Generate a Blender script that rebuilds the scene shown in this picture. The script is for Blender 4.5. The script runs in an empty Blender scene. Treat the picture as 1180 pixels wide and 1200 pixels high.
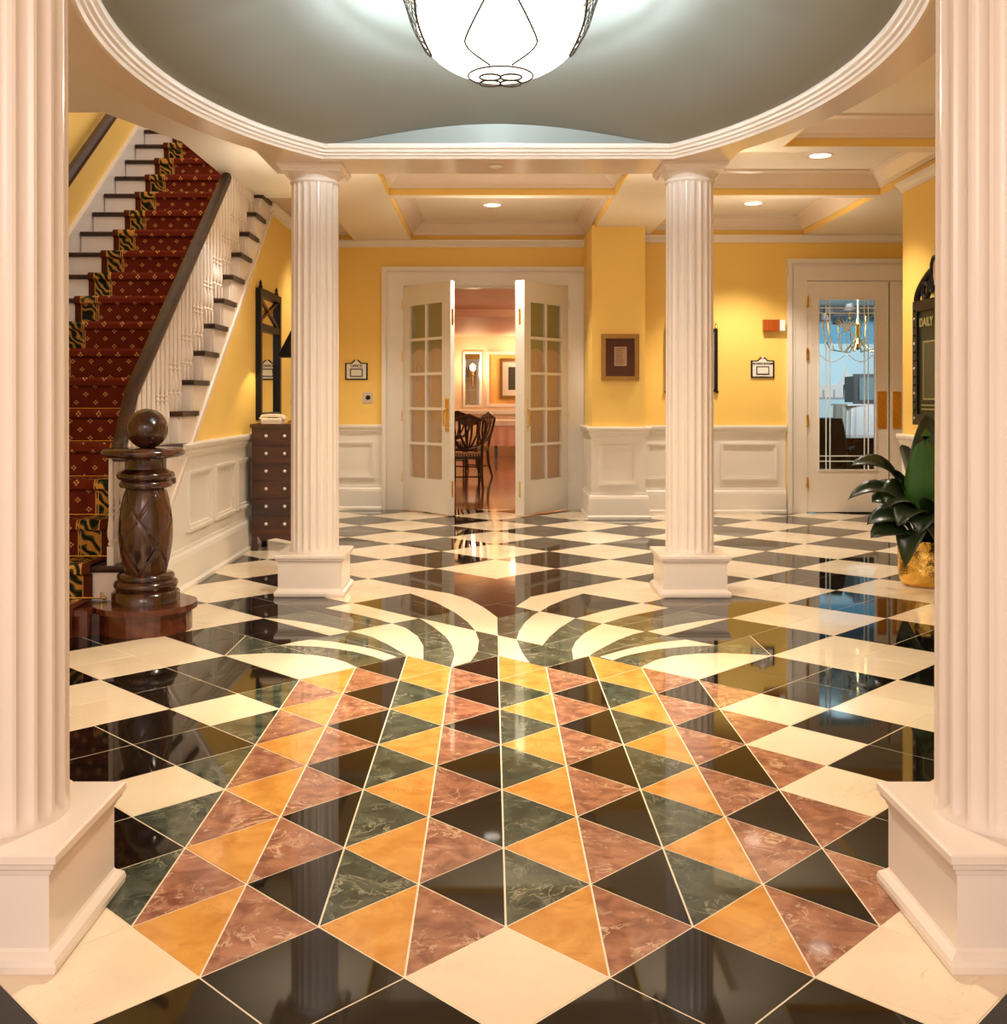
import bpy, bmesh, math, random
from math import sin, cos, pi, radians as R, sqrt
from mathutils import Vector, Matrix

random.seed(4)
S = bpy.context.scene
COL = S.collection

# ------------------------------------------------------------------ camera, world, exposure, large lights
FPX, YH, XV, CAMH = 1250.0, 467.0, 575.5, 1.2
cd = bpy.data.cameras.new('camera')
cam = bpy.data.objects.new('camera', cd)
COL.objects.link(cam)
cam.location = (0, 0, CAMH)
cam.rotation_euler = (R(90), 0, 0)
cd.sensor_fit = 'AUTO'
cd.sensor_width = 36
cd.lens = 36 * FPX / 1200
cd.shift_x = (590 - XV) / 1200
cd.shift_y = -(600 - YH) / 1200
cd.clip_start = 0.05
S.camera = cam
S.view_settings.view_transform = 'Standard'
S.view_settings.look = 'None'
S.view_settings.exposure = 0.45
S.view_settings.gamma = 1
S.view_settings.use_curve_mapping = False

w = bpy.data.worlds.new('lobby_world')
S.world = w
w.use_nodes = True
w.node_tree.nodes['Background'].inputs[0].default_value = (1.0, 0.83, 0.70, 1)
w.node_tree.nodes['Background'].inputs[1].default_value = 0.85

def area(name, loc, size, power, color=(1, .82, .62), rot=(0, 0, 0), sy=None):
    l = bpy.data.lights.new(name, 'AREA')
    l.energy = power
    l.color = color
    l.size = size
    if sy:
        l.shape = 'RECTANGLE'
        l.size_y = sy
    o = bpy.data.objects.new(name, l)
    COL.objects.link(o)
    o.location = loc
    o.rotation_euler = rot
    return o

def point(name, loc, power, color=(1, .8, .58), r=.05):
    l = bpy.data.lights.new(name, 'POINT')
    l.energy = power
    l.color = color
    l.shadow_soft_size = r
    o = bpy.data.objects.new(name, l)
    COL.objects.link(o)
    o.location = loc
    return o

def spot(name, loc, power, color=(1, .88, .72), ang=100, blend=.6, r=.06):
    l = bpy.data.lights.new(name, 'SPOT')
    l.energy = power
    l.color = color
    l.spot_size = R(ang)
    l.spot_blend = blend
    l.shadow_soft_size = r
    o = bpy.data.objects.new(name, l)
    COL.objects.link(o)
    o.location = loc
    return o

# fill lights added behind the camera and in the hall, without fixtures
area('front_fill', (-.7, -1.2, 2.55), 2.6, 58, (1, .82, .74), (R(32), 0, 0), 1.6)
for hx, hy, hp in ((.05, 7.9, 60), (-1.45, 7.7, 45), (-1.45, 10.3, 40), (1.4, 7.6, 45)):
    spot('hall_fill_down', (hx, hy, 2.88), hp * 1.3, (1, .87, .70), 104, .7, .12)  # added downward fill, no fixture in the ceiling
for hx, hy, hp in ((-1.2, 7.5, 34), (.1, 9.4, 30), (1.35, 7.5, 34), (2.4, 9.6, 34)):
    spot('hall_fill_up', (hx, hy, 2.15), hp, (1, .87, .70), 150, 1.0, .2).rotation_euler = (pi, 0, 0)  # upward fill added to brighten the hall ceiling
area('stair_light', (-2.6, 7.3, 5.2), 1.2, 5, (1, .80, .55))  # unseen area light above the stairwell
# downward light of the bowl, plus a narrow spot added for the floor pool
spot('chandelier_glow', (.04, 4.54, 2.535), 330, (1, .82, .58), 168, 1.0, .10)
spot('floor_pool_spot', (.04, 4.60, 2.53), 150, (1, .88, .62), 56, 1.0, .08)
# dining room, board room
for dy in (13.4, 16.0, 18.6, 21.0):
    point('dining_lamp', (1.6, dy, 2.2), 34, (1, .72, .48), .15)
for bx in (4.2, 6.2):
    spot('board_room_wash', (bx, 12.6, 2.5), 330, (.72, .91, 1.0), 120, .8, .15).rotation_euler = (R(58), 0, 0)  # unseen spots turned to the far wall, keeping glare off the floor

# ------------------------------------------------------------------ materials
def new_mat(name):
    m = bpy.data.materials.new(name)
    m.use_nodes = True
    return m, m.node_tree.nodes, m.node_tree.links, m.node_tree.nodes['Principled BSDF']

def srgb(r, g, b):
    f = lambda c: ((c / 255 + .055) / 1.055) ** 2.4 if c > 10 else c / 255 / 12.92
    return (f(r), f(g), f(b), 1)

def plain(name, col, rough=.5, metal=0, spec=.5, var=.06, scale=6.0, bump=0.0, coat=0):
    m, N, L, b = new_mat(name)
    geo = N.new('ShaderNodeNewGeometry')
    nz = N.new('ShaderNodeTexNoise')
    nz.inputs['Scale'].default_value = scale
    nz.inputs['Detail'].default_value = 4
    L.new(geo.outputs['Position'], nz.inputs['Vector'])
    mr = N.new('ShaderNodeMapRange')
    mr.inputs['To Min'].default_value = 1 - var
    mr.inputs['To Max'].default_value = 1 + var
    L.new(nz.outputs['Fac'], mr.inputs['Value'])
    mx = N.new('ShaderNodeMix')
    mx.data_type = 'RGBA'
    mx.blend_type = 'MULTIPLY'
    mx.inputs['Factor'].default_value = 1
    mx.inputs['A'].default_value = col
    L.new(mr.outputs['Result'], mx.inputs['B'])
    L.new(mx.outputs['Result'], b.inputs['Base Color'])
    b.inputs['Roughness'].default_value = rough
    b.inputs['Metallic'].default_value = metal
    b.inputs['Specular IOR Level'].default_value = spec
    b.inputs['Coat Weight'].default_value = coat
    b.inputs['Coat Roughness'].default_value = .08
    if bump:
        bp = N.new('ShaderNodeBump')
        bp.inputs['Strength'].default_value = bump
        bp.inputs['Distance'].default_value = .01
        L.new(nz.outputs['Fac'], bp.inputs['Height'])
        L.new(bp.outputs['Normal'], b.inputs['Normal'])
    return m

def marble(name, base, dark, vein, vs=5.0, vamt=.5, rough=.045, cloud=3.0, width=.03, spec=.6, blot=0.0):
    """polished stone: cloudy base plus thin veins"""
    m, N, L, b = new_mat(name)
    geo = N.new('ShaderNodeNewGeometry')
    oi = N.new('ShaderNodeObjectInfo')
    off = N.new('ShaderNodeVectorMath')
    off.operation = 'MULTIPLY_ADD'
    cmb = N.new('ShaderNodeCombineXYZ')
    L.new(oi.outputs['Random'], cmb.inputs[0])
    L.new(oi.outputs['Random'], cmb.inputs[2])
    L.new(cmb.outputs[0], off.inputs[0])
    off.inputs[1].default_value = (7, 7, 13)
    L.new(geo.outputs['Position'], off.inputs[2])
    n1 = N.new('ShaderNodeTexNoise')
    n1.inputs['Scale'].default_value = cloud
    n1.inputs['Detail'].default_value = 6
    n1.inputs['Distortion'].default_value = .6
    L.new(off.outputs[0], n1.inputs['Vector'])
    mix = N.new('ShaderNodeMix')
    mix.data_type = 'RGBA'
    mix.inputs['A'].default_value = dark
    mix.inputs['B'].default_value = base
    cr = N.new('ShaderNodeMapRange')
    cr.inputs['From Min'].default_value = .35
    cr.inputs['From Max'].default_value = .62
    L.new(n1.outputs['Fac'], cr.inputs['Value'])
    L.new(cr.outputs['Result'], mix.inputs['Factor'])
    n2 = N.new('ShaderNodeTexNoise')
    n2.inputs['Scale'].default_value = vs
    n2.inputs['Detail'].default_value = 5
    n2.inputs['Roughness'].default_value = .6
    n2.inputs['Distortion'].default_value = 1.4
    L.new(off.outputs[0], n2.inputs['Vector'])
    a = N.new('ShaderNodeMath'); a.operation = 'SUBTRACT'; a.inputs[1].default_value = .5
    L.new(n2.outputs['Fac'], a.inputs[0])
    ab = N.new('ShaderNodeMath'); ab.operation = 'ABSOLUTE'
    L.new(a.outputs[0], ab.inputs[0])
    mr = N.new('ShaderNodeMapRange')
    mr.inputs['From Min'].default_value = 0
    mr.inputs['From Max'].default_value = width
    mr.inputs['To Min'].default_value = vamt
    mr.inputs['To Max'].default_value = 0
    L.new(ab.outputs[0], mr.inputs['Value'])
    n3 = N.new('ShaderNodeTexNoise')
    n3.inputs['Scale'].default_value = vs * .7
    L.new(off.outputs[0], n3.inputs['Vector'])
    m3 = N.new('ShaderNodeMapRange')
    m3.inputs['From Min'].default_value = .45
    m3.inputs['From Max'].default_value = .65
    L.new(n3.outputs['Fac'], m3.inputs['Value'])
    mu = N.new('ShaderNodeMath'); mu.operation = 'MULTIPLY'
    L.new(mr.outputs['Result'], mu.inputs[0])
    L.new(m3.outputs['Result'], mu.inputs[1])
    mv = N.new('ShaderNodeMix')
    mv.data_type = 'RGBA'
    L.new(mu.outputs[0], mv.inputs['Factor'])
    L.new(mix.outputs['Result'], mv.inputs['A'])
    mv.inputs['B'].default_value = vein
    last = mv.outputs['Result']
    if blot:
        n4 = N.new('ShaderNodeTexNoise')
        n4.inputs['Scale'].default_value = 26
        n4.inputs['Detail'].default_value = 5
        n4.inputs['Roughness'].default_value = .65
        L.new(off.outputs[0], n4.inputs['Vector'])
        m4 = N.new('ShaderNodeMapRange')
        m4.inputs['From Min'].default_value = .60
        m4.inputs['From Max'].default_value = .74
        m4.inputs['To Max'].default_value = blot
        L.new(n4.outputs['Fac'], m4.inputs['Value'])
        mb_ = N.new('ShaderNodeMix'); mb_.data_type = 'RGBA'
        L.new(m4.outputs['Result'], mb_.inputs['Factor'])
        L.new(last, mb_.inputs['A'])
        mb_.inputs['B'].default_value = vein
        last = mb_.outputs['Result']
    L.new(last, b.inputs['Base Color'])
    b.inputs['Roughness'].default_value = rough
    b.inputs['Specular IOR Level'].default_value = spec
    return m

def wood(name, c1, c2, rough=.22, axis='Z', scale=9, coat=.4):
    m, N, L, b = new_mat(name)
    tc = N.new('ShaderNodeTexCoord')
    mp = N.new('ShaderNodeMapping')
    s = {'X': (.12, 1, 1), 'Y': (1, .12, 1), 'Z': (1, 1, .12)}[axis]
    mp.inputs['Scale'].default_value = s
    L.new(tc.outputs['Object'], mp.inputs['Vector'])
    nz = N.new('ShaderNodeTexNoise')
    nz.inputs['Scale'].default_value = scale
    nz.inputs['Detail'].default_value = 8
    nz.inputs['Distortion'].default_value = 1.2
    L.new(mp.outputs[0], nz.inputs['Vector'])
    cr = N.new('ShaderNodeValToRGB')
    cr.color_ramp.elements[0].position = .35
    cr.color_ramp.elements[0].color = c1
    cr.color_ramp.elements[1].position = .68
    cr.color_ramp.elements[1].color = c2
    L.new(nz.outputs['Fac'], cr.inputs[0])
    L.new(cr.outputs[0], b.inputs['Base Color'])
    b.inputs['Roughness'].default_value = rough
    b.inputs['Coat Weight'].default_value = coat
    b.inputs['Coat Roughness'].default_value = .1
    return m

def emit(name, col, s):
    m, N, L, b = new_mat(name)
    b.inputs['Base Color'].default_value = col
    b.inputs['Emission Color'].default_value = col
    b.inputs['Emission Strength'].default_value = s
    return m

def thin_glass(name, col=(1, 1, 1, 1), refl=.12, rough=.02, tint=.95):
    m, N, L, b = new_mat(name)
    out = N['Material Output']
    tr = N.new('ShaderNodeBsdfTransparent')
    tr.inputs[0].default_value = (col[0] * tint, col[1] * tint, col[2] * tint, 1)
    gl = N.new('ShaderNodeBsdfGlossy')
    gl.inputs['Roughness'].default_value = rough
    lw = N.new('ShaderNodeLayerWeight')
    lw.inputs[0].default_value = .5
    pw = N.new('ShaderNodeMath'); pw.operation = 'POWER'; pw.inputs[1].default_value = 4
    L.new(lw.outputs['Facing'], pw.inputs[0])
    ad = N.new('ShaderNodeMath'); ad.operation = 'MULTIPLY_ADD'; ad.inputs[1].default_value = .8; ad.inputs[2].default_value = refl * .3
    L.new(pw.outputs[0], ad.inputs[0])
    mx = N.new('ShaderNodeMixShader')
    L.new(ad.outputs[0], mx.inputs[0])
    L.new(tr.outputs[0], mx.inputs[1])
    L.new(gl.outputs[0], mx.inputs[2])
    L.new(mx.outputs[0], out.inputs[0])
    return m

M = {}
M['white'] = plain('white_gloss_paint', (.84, .74, .67, 1), .22, var=.02)
M['trimw'] = plain('white_trim_paint', (.84, .79, .72, 1), .3, var=.02)
M['soffit'] = plain('glossy_soffit_paint', (.80, .66, .54, 1), .16, var=.02)
M['ceil'] = plain('ceiling_paint', (.84, .75, .62, 1), .32, var=.02)
M['yellow'] = plain('yellow_wall_paint', (.92, .62, .155, 1), .55, var=.03, scale=2)
M['dome'] = plain('grey_blue_dome_paint', (.235, .25, .235, 1), .45, var=.05, scale=1.5)
M['grout'] = plain('cream_grout', (.80, .68, .50, 1), .6)
M['cream'] = marble('cream_marble', (.88, .76, .58, 1), (.82, .67, .49, 1), (.60, .42, .26, 1), 4, .35, .05, 2.0, .012)
M['black'] = marble('black_granite', (.008, .006, .005, 1), (.005, .004, .0035, 1), (.05, .045, .03, 1), 9, .25, .035, 8, .02, .42)
M['ochre'] = marble('ochre_marble', (.72, .36, .09, 1), (.58, .25, .05, 1), (.40, .15, .04, 1), 9, .5, .05, 11, .03, blot=.25)
M['red'] = marble('red_marble', (.42, .19, .115, 1), (.22, .085, .055, 1), (.78, .54, .38, 1), 8, .85, .05, 16, .028, blot=.8)
M['green'] = marble('green_marble', (.082, .098, .072, 1), (.028, .040, .030, 1), (.42, .42, .30, 1), 9, .7, .05, 14, .03, blot=.35)
M['dkwood'] = wood('dark_mahogany', (.018, .006, .003, 1), (.085, .026, .010, 1), .18)
M['dkwoodx'] = wood('dark_mahogany_rail', (.020, .008, .004, 1), (.060, .020, .007, 1), .45, 'Y', coat=.0)
M['redwood'] = wood('red_mahogany', (.045, .009, .004, 1), (.16, .038, .014, 1), .2, 'X')
M['chest'] = wood('chest_mahogany', (.035, .009, .004, 1), (.11, .028, .010, 1), .3, 'X')
M['parquet'] = wood('dining_room_parquet', (.20, .065, .018, 1), (.36, .135, .04, 1), .1, 'Y', 3)
M['brass'] = plain('brass', (.86, .60, .22, 1), .18, 1, var=.08, scale=40)
M['gold'] = plain('gilt_frame', (.32, .16, .04, 1), .28, 1, var=.2, scale=30)
M['iron'] = plain('bronze_ironwork', (.030, .018, .008, 1), .5, .2)
M['blackp'] = plain('black_paint', (.008, .006, .005, 1), .4, spec=.25)
M['hammered'] = plain('hammered_brass', (.85, .52, .12, 1), .14, 1, var=.12, scale=22, bump=.9)
M['mirror'] = plain('mirror_glass', (.88, .86, .80, 1), .02, 1, var=0)
M['leaf'] = plain('dark_green_leaf', (.014, .026, .007, 1), .34, var=.35, scale=14)
M['leaf2'] = plain('bright_green_leaf', (.030, .11, .012, 1), .32, var=.3, scale=10)
M['red_alarm'] = plain('orange_alarm_plastic', (.42, .085, .01, 1), .35)
M['signw'] = plain('sign_white', (.80, .76, .68, 1), .5)
M['paper'] = plain('aged_paper', (.48, .30, .19, 1), .7, var=.15, scale=90)
M['brownmat'] = plain('brown_mat_board', (.095, .030, .014, 1), .5, spec=.25, var=.1)
M['phone'] = plain('cream_phone_plastic', (.80, .70, .58, 1), .4)
M['blackshade'] = plain('black_lamp_shade', (.008, .006, .005, 1), .8, spec=.1)
M['pink'] = plain('peach_ceiling_paint', (.78, .46, .30, 1), .6)
M['peachwall'] = plain('peach_wall_paint', (.86, .66, .45, 1), .6)
M['linen'] = plain('white_linen', (.85, .78, .72, 1), .8, bump=.3, scale=10)
M['linenpink'] = plain('pink_linen', (.72, .45, .35, 1), .8, bump=.3, scale=5)
M['grasscloth'] = plain('gold_grasscloth', (.80, .46, .13, 1), .8, var=.15, scale=30)
M['bluewall'] = plain('blue_wall_paint', (.14, .42, .60, 1), .6)
M['bluepale'] = plain('pale_blue_mural_paint', (.62, .80, .86, 1), .6)
M['darkroom'] = plain('dark_carpet', (.03, .018, .012, 1), .9)
M['tvgrey'] = plain('tv_casing', (.020, .026, .030, 1), .4)
M['tvscreen'] = plain('tv_screen', (.06, .12, .14, 1), .1)
M['curtain'] = plain('cream_sheer_curtain', (.60, .47, .31, 1), .7, bump=.4, scale=12)
def translucent(m, k, col):
    N, L = m.node_tree.nodes, m.node_tree.links
    t = N.new('ShaderNodeBsdfTranslucent'); t.inputs[0].default_value = col
    x = N.new('ShaderNodeMixShader'); x.inputs[0].default_value = k
    L.new(N['Principled BSDF'].outputs[0], x.inputs[1]); L.new(t.outputs[0], x.inputs[2])
    L.new(x.outputs[0], N['Material Output'].inputs[0])
translucent(M['curtain'], .5, (.85, .62, .36, 1))
M['valance'] = plain('sage_valance', (.42, .40, .20, 1), .8)
M['glass'] = thin_glass('clear_glass')
M['etch'] = plain('etched_white', (.85, .95, .97, 1), .5)
M['sign_green'] = plain('dark_green_board', (.012, .015, .006, 1), .4, spec=.25)
M['sign_panel'] = plain('olive_board_panel', (.045, .045, .014, 1), .4, spec=.3)
M['goldletter'] = plain('gold_lettering', (.30, .26, .10, 1), .5)
M['lens'] = emit('lamp_lens_glow', (1, .92, .78, 1), 2.2)
M['bowl'] = emit('alabaster_glass_glow', (1, .95, .86, 1), 3.0)
M['flame'] = emit('sconce_bulb_glow', (1, .85, .6, 1), 14)
M['silver'] = plain('steel_plate', (.65, .55, .42, 1), .35, .7)
M['greymatte'] = plain('grey_drapery', (.45, .43, .42, 1), .8)  # even grey for the drape and the mural lines

def carpet_mat():
    m, N, L, b = new_mat('patterned_stair_carpet')
    uv = N.new('ShaderNodeUVMap'); uv.uv_map = 'UVMap'
    sp = N.new('ShaderNodeSeparateXYZ')
    L.new(uv.outputs[0], sp.inputs[0])
    def mth(op, a, bb=None, c=None):
        n = N.new('ShaderNodeMath'); n.operation = op
        for k, v in enumerate((a, bb, c)):
            if v is None:
                continue
            if isinstance(v, (int, float)):
                n.inputs[k].default_value = v
            else:
                L.new(v, n.inputs[k])
        return n.outputs[0]
    U, V = sp.outputs[0], sp.outputs[1]
    cu, cv = .125, .115
    row = mth('FLOOR', mth('DIVIDE', V, cv / 2))
    par = mth('MODULO', row, 2)
    us = mth('ADD', U, mth('MULTIPLY', par, cu / 2))
    p = mth('SUBTRACT', mth('MULTIPLY', mth('FRACT', mth('DIVIDE', us, cu)), cu), cu / 2)
    q = mth('SUBTRACT', mth('MULTIPLY', mth('FRACT', mth('DIVIDE', V, cv / 2)), cv / 2), cv / 4)
    a = mth('ABSOLUTE', mth('ADD', p, q))
    c = mth('ABSOLUTE', mth('SUBTRACT', p, q))
    k, wd = .0105, .0068
    d = mth('MAXIMUM', mth('ABSOLUTE', mth('SUBTRACT', a, k)), mth('ABSOLUTE', mth('SUBTRACT', c, k)))
    dot = mth('LESS_THAN', d, wd)
    # distance from the runner's edge (width .90)
    e = mth('SUBTRACT', .45, mth('ABSOLUTE', mth('SUBTRACT', U, .45)))
    inb = mth('LESS_THAN', e, .175)
    outer = mth('LESS_THAN', e, .045)
    # leaf scroll in the border
    wv = N.new('ShaderNodeTexWave')
    wv.wave_type = 'BANDS'; wv.bands_direction = 'DIAGONAL'
    wv.inputs['Scale'].default_value = 8.5
    wv.inputs['Distortion'].default_value = 9.0
    wv.inputs['Detail'].default_value = 1.0
    wv.inputs['Detail Scale'].default_value = 1.2
    L.new(uv.outputs[0], wv.inputs['Vector'])
    leaf = mth('GREATER_THAN', wv.outputs['Fac'], .74)
    lf2 = mth('GREATER_THAN', wv.outputs['Fac'], .30)
    l1 = mth('LESS_THAN', mth('ABSOLUTE', mth('SUBTRACT', e, .172)), .004)
    l2 = mth('LESS_THAN', mth('ABSOLUTE', mth('SUBTRACT', e, .158)), .003)
    l3 = mth('LESS_THAN', mth('ABSOLUTE', mth('SUBTRACT', e, .048)), .003)
    ln = mth('MAXIMUM', l1, mth('MAXIMUM', l2, l3))
    def mixc(f, A, B):
        n = N.new('ShaderNodeMix'); n.data_type = 'RGBA'
        L.new(f, n.inputs['Factor'])
        for key, v in (('A', A), ('B', B)):
            if isinstance(v, tuple):
                n.inputs[key].default_value = v
            else:
                L.new(v, n.inputs[key])
        return n.outputs['Result']
    field = mixc(dot, (.135, .018, .006, 1), (.62, .33, .10, 1))
    bord = mixc(lf2, (.012, .014, .006, 1), (.06, .065, .020, 1))
    bord = mixc(leaf, bord, (.50, .23, .04, 1))
    bord = mixc(outer, bord, (.085, .018, .006, 1))
    bord = mixc(ln, bord, (.52, .26, .06, 1))
    L.new(mixc(inb, field, bord), b.inputs['Base Color'])
    b.inputs['Roughness'].default_value = .95
    b.inputs['Specular IOR Level'].default_value = .15
    return m
M['carpet'] = carpet_mat()

# ------------------------------------------------------------------ mesh helpers
class MB:
    def __init__(s):
        s.v, s.f, s.m = [], [], []
    def add(s, vs, fs, mi=0):
        o = len(s.v)
        s.v += [tuple(p) for p in vs]
        s.f += [tuple(i + o for i in f) for f in fs]
        s.m += [mi] * len(fs)
        return s
    def box(s, x0, x1, y0, y1, z0, z1, mi=0):
        x0, x1 = min(x0, x1), max(x0, x1)
        y0, y1 = min(y0, y1), max(y0, y1)
        z0, z1 = min(z0, z1), max(z0, z1)
        v = [(x0, y0, z0), (x1, y0, z0), (x1, y1, z0), (x0, y1, z0), (x0, y0, z1), (x1, y0, z1), (x1, y1, z1), (x0, y1, z1)]
        return s.add(v, [(0, 3, 2, 1), (4, 5, 6, 7), (0, 1, 5, 4), (1, 2, 6, 5), (2, 3, 7, 6), (3, 0, 4, 7)], mi)
    def prism(s, poly, z0, z1, mi=0, bottom=True):
        n = len(poly)
        A = sum(poly[i][0] * poly[(i + 1) % n][1] - poly[(i + 1) % n][0] * poly[i][1] for i in range(n))
        if A < 0:
            poly = poly[::-1]
        v = [(x, y, z0) for x, y in poly] + [(x, y, z1) for x, y in poly]
        f = [tuple(range(n, 2 * n))] + [(i, (i + 1) % n, n + (i + 1) % n, n + i) for i in range(n)]
        if bottom:
            f.append(tuple(range(n - 1, -1, -1)))
        return s.add(v, f, mi)
    def prism_axis(s, poly, a0, a1, axis='x', mi=0):
        """poly in the plane across the axis: axis x -> (y,z), axis y -> (x,z)"""
        n = len(poly)
        if axis == 'x':
            v = [(a0, p, q) for p, q in poly] + [(a1, p, q) for p, q in poly]
        else:
            v = [(p, a0, q) for p, q in poly] + [(p, a1, q) for p, q in poly]
        f = [tuple(range(n)), tuple(range(2 * n - 1, n - 1, -1))] + [(i, n + i, n + (i + 1) % n, (i + 1) % n) for i in range(n)]
        return s.add(v, f, mi)
    def lathe(s, prof, c=(0, 0, 0), n=24, mi=0, cap=True):
        o = []
        for r, z in prof:
            for k in range(n):
                a = 2 * pi * k / n
                o.append((c[0] + r * cos(a), c[1] + r * sin(a), c[2] + z))
        f = []
        m = len(prof)
        for j in range(m - 1):
            for k in range(n):
                f.append((j * n + k, j * n + (k + 1) % n, (j + 1) * n + (k + 1) % n, (j + 1) * n + k))
        if cap:
            f.append(tuple(range(n - 1, -1, -1)))
            f.append(tuple((m - 1) * n + k for k in range(n)))
        return s.add(o, f, mi)
    def tube(s, pts, r, n=8, closed=False, mi=0):
        pts = [Vector(p) for p in pts]
        m = len(pts)
        rr = r if isinstance(r, (list, tuple)) else [r] * m
        o = []
        up = None
        for i, p in enumerate(pts):
            if closed:
                t = pts[(i + 1) % m] - pts[i - 1]
            else:
                t = pts[min(i + 1, m - 1)] - pts[max(i - 1, 0)]
            t.normalize()
            if up is None:
                up = Vector((0, 0, 1)) if abs(t.z) < .9 else Vector((1, 0, 0))
            u = t.cross(up)
            if u.length < 1e-6:
                u = t.cross(Vector((0, 1, 0)))
            u.normalize()
            up = u.cross(t).normalized()
            for k in range(n):
                a = 2 * pi * k / n
                o.append(p + u * (rr[i] * cos(a)) + up * (rr[i] * sin(a)))
        f = []
        for i in range(m if closed else m - 1):
            j = (i + 1) % m
            for k in range(n):
                f.append((i * n + k, i * n + (k + 1) % n, j * n + (k + 1) % n, j * n + k))
        if not closed:
            f.append(tuple(range(n - 1, -1, -1)))
            f.append(tuple((m - 1) * n + k for k in range(n)))
        return s.add(o, f, mi)
    def ball(s, c, r, n=16, m=10, sz=1.0, mi=0):
        prof = [(max(r * sin(pi * j / m), 1e-4), -r * sz * cos(pi * j / m)) for j in range(m + 1)]
        return s.lathe(prof, c, n, mi)
    def mesh(s, name, mats, smooth=False, angle=35):
        me = bpy.data.meshes.new(name)
        me.from_pydata(s.v, [], s.f)
        for mt in (mats if isinstance(mats, (list, tuple)) else [mats]):
            me.materials.append(M[mt] if isinstance(mt, str) else mt)
        me.polygons.foreach_set('material_index', s.m)
        bm = bmesh.new(); bm.from_mesh(me)
        bmesh.ops.recalc_face_normals(bm, faces=bm.faces)
        bm.to_mesh(me); bm.free()
        if smooth:
            me.polygons.foreach_set('use_smooth', [True] * len(me.polygons))
            me.set_sharp_from_angle(angle=R(angle))
        me.update()
        return me
    def build(s, name, mats, parent=None, smooth=False, angle=35, loc=None):
        o = bpy.data.objects.new(name, s.mesh(name, mats, smooth, angle))
        COL.objects.link(o)
        if parent:
            o.parent = parent
        if loc:
            o.location = loc
        return o

def tag(o, label=None, cat=None, group=None, kind=None):
    if label: o['label'] = label
    if cat: o['category'] = cat
    if group: o['group'] = group
    if kind: o['kind'] = kind
    return o

def thing(name, loc, label, cat, group=None, rz=0):
    o = bpy.data.objects.new(name, None)
    COL.objects.link(o)
    o.location = loc
    o.rotation_euler = (0, 0, rz)
    o.empty_display_size = .1
    return tag(o, label, cat, group)

def struct(o, label=None):
    o['kind'] = 'structure'
    if label: o['label'] = label
    return o

def copy_tree(o, parent=None):
    kids = [c for c in ALLKIDS(o)]
    c = o.copy(); COL.objects.link(c); c.parent = parent
    for k in kids:
        copy_tree(k, c)
    return c

def ALLKIDS(o):
    return [c for c in bpy.data.objects if c.parent == o]

def text_mesh(name, txt, size, mat, parent, loc, rot, depth=.001, label=None, bold=0):
    cu = bpy.data.curves.new(name, 'FONT')
    cu.body = txt
    cu.size = size
    cu.align_x = 'CENTER'
    cu.align_y = 'CENTER'
    cu.extrude = depth
    cu.offset = bold
    tmp = bpy.data.objects.new(name, cu)
    COL.objects.link(tmp)
    dg = bpy.context.evaluated_depsgraph_get()
    me = bpy.data.meshes.new_from_object(tmp.evaluated_get(dg))
    bpy.data.objects.remove(tmp)
    me.materials.clear()
    me.materials.append(M[mat])
    o = bpy.data.objects.new(name, me)
    COL.objects.link(o)
    o.parent = parent
    o.location = loc
    o.rotation_euler = rot
    if label: o['label'] = label
    return o

def smoothstep(t):
    t = max(0, min(1, t))
    return t * t * (3 - 2 * t)

# ------------------------------------------------------------------ main dimensions
ZS = 2.63      # underside of the rotunda ring
Z0 = 2.91      # underside of ceiling beams
ZC = 3.10      # coffer panels
CX, CY = .04, 4.54
AI, BI = 1.61, 2.30   # inner opening
AO, BO = 1.80, 2.55   # outer edge of the ring
YB = 11.54     # back wall
YR = 11.19     # back wall of the side hall
YP = 10.64     # face of the pier
XL = -1.95     # wall under the stairs
XS = -3.28     # wall beside the stairs
XR = 3.28      # side wall with the directory
D, X0, Y0 = .42528, .0333, 2.42357   # floor lattice

# ------------------------------------------------------------------ floor
def lat(i, J):
    return (X0 + i * D, Y0 + J * D)

def clip(poly, axis, val, keep_less):
    out = []
    n = len(poly)
    for k in range(n):
        a, b = poly[k], poly[(k + 1) % n]
        ina = (a[axis] < val) == keep_less
        inb = (b[axis] < val) == keep_less
        if ina:
            out.append(a)
        if ina != inb:
            t = (val - a[axis]) / (b[axis] - a[axis])
            out.append((a[0] + t * (b[0] - a[0]), a[1] + t * (b[1] - a[1])))
    return out

def inset(poly, g):
    n = len(poly)
    A = sum(poly[i][0] * poly[(i + 1) % n][1] - poly[(i + 1) % n][0] * poly[i][1] for i in range(n))
    if A < 0:
        poly = poly[::-1]
    res = []
    for i in range(n):
        p0, p1, p2 = Vector(poly[i - 1]), Vector(poly[i]), Vector(poly[(i + 1) % n])
        d1 = (p1 - p0).normalized(); d2 = (p2 - p1).normalized()
        n1 = Vector((-d1.y, d1.x)); n2 = Vector((-d2.y, d2.x))
        den = d1.x * d2.y - d1.y * d2.x
        if abs(den) < 1e-5:
            res.append(tuple(p1 + n1 * g)); continue
        q1 = p1 + n1 * g; q2 = p1 + n2 * g
        t = ((q2.x - q1.x) * d2.y - (q2.y - q1.y) * d2.x) / den
        res.append(tuple(q1 + d1 * t))
    return res

floor = MB().box(-6, 5.6, -2.5, 11.56, -.12, -.0010).build('floor', 'grout')
struct(floor, 'polished marble floor of cream and black checks with a coloured centre panel')

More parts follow.
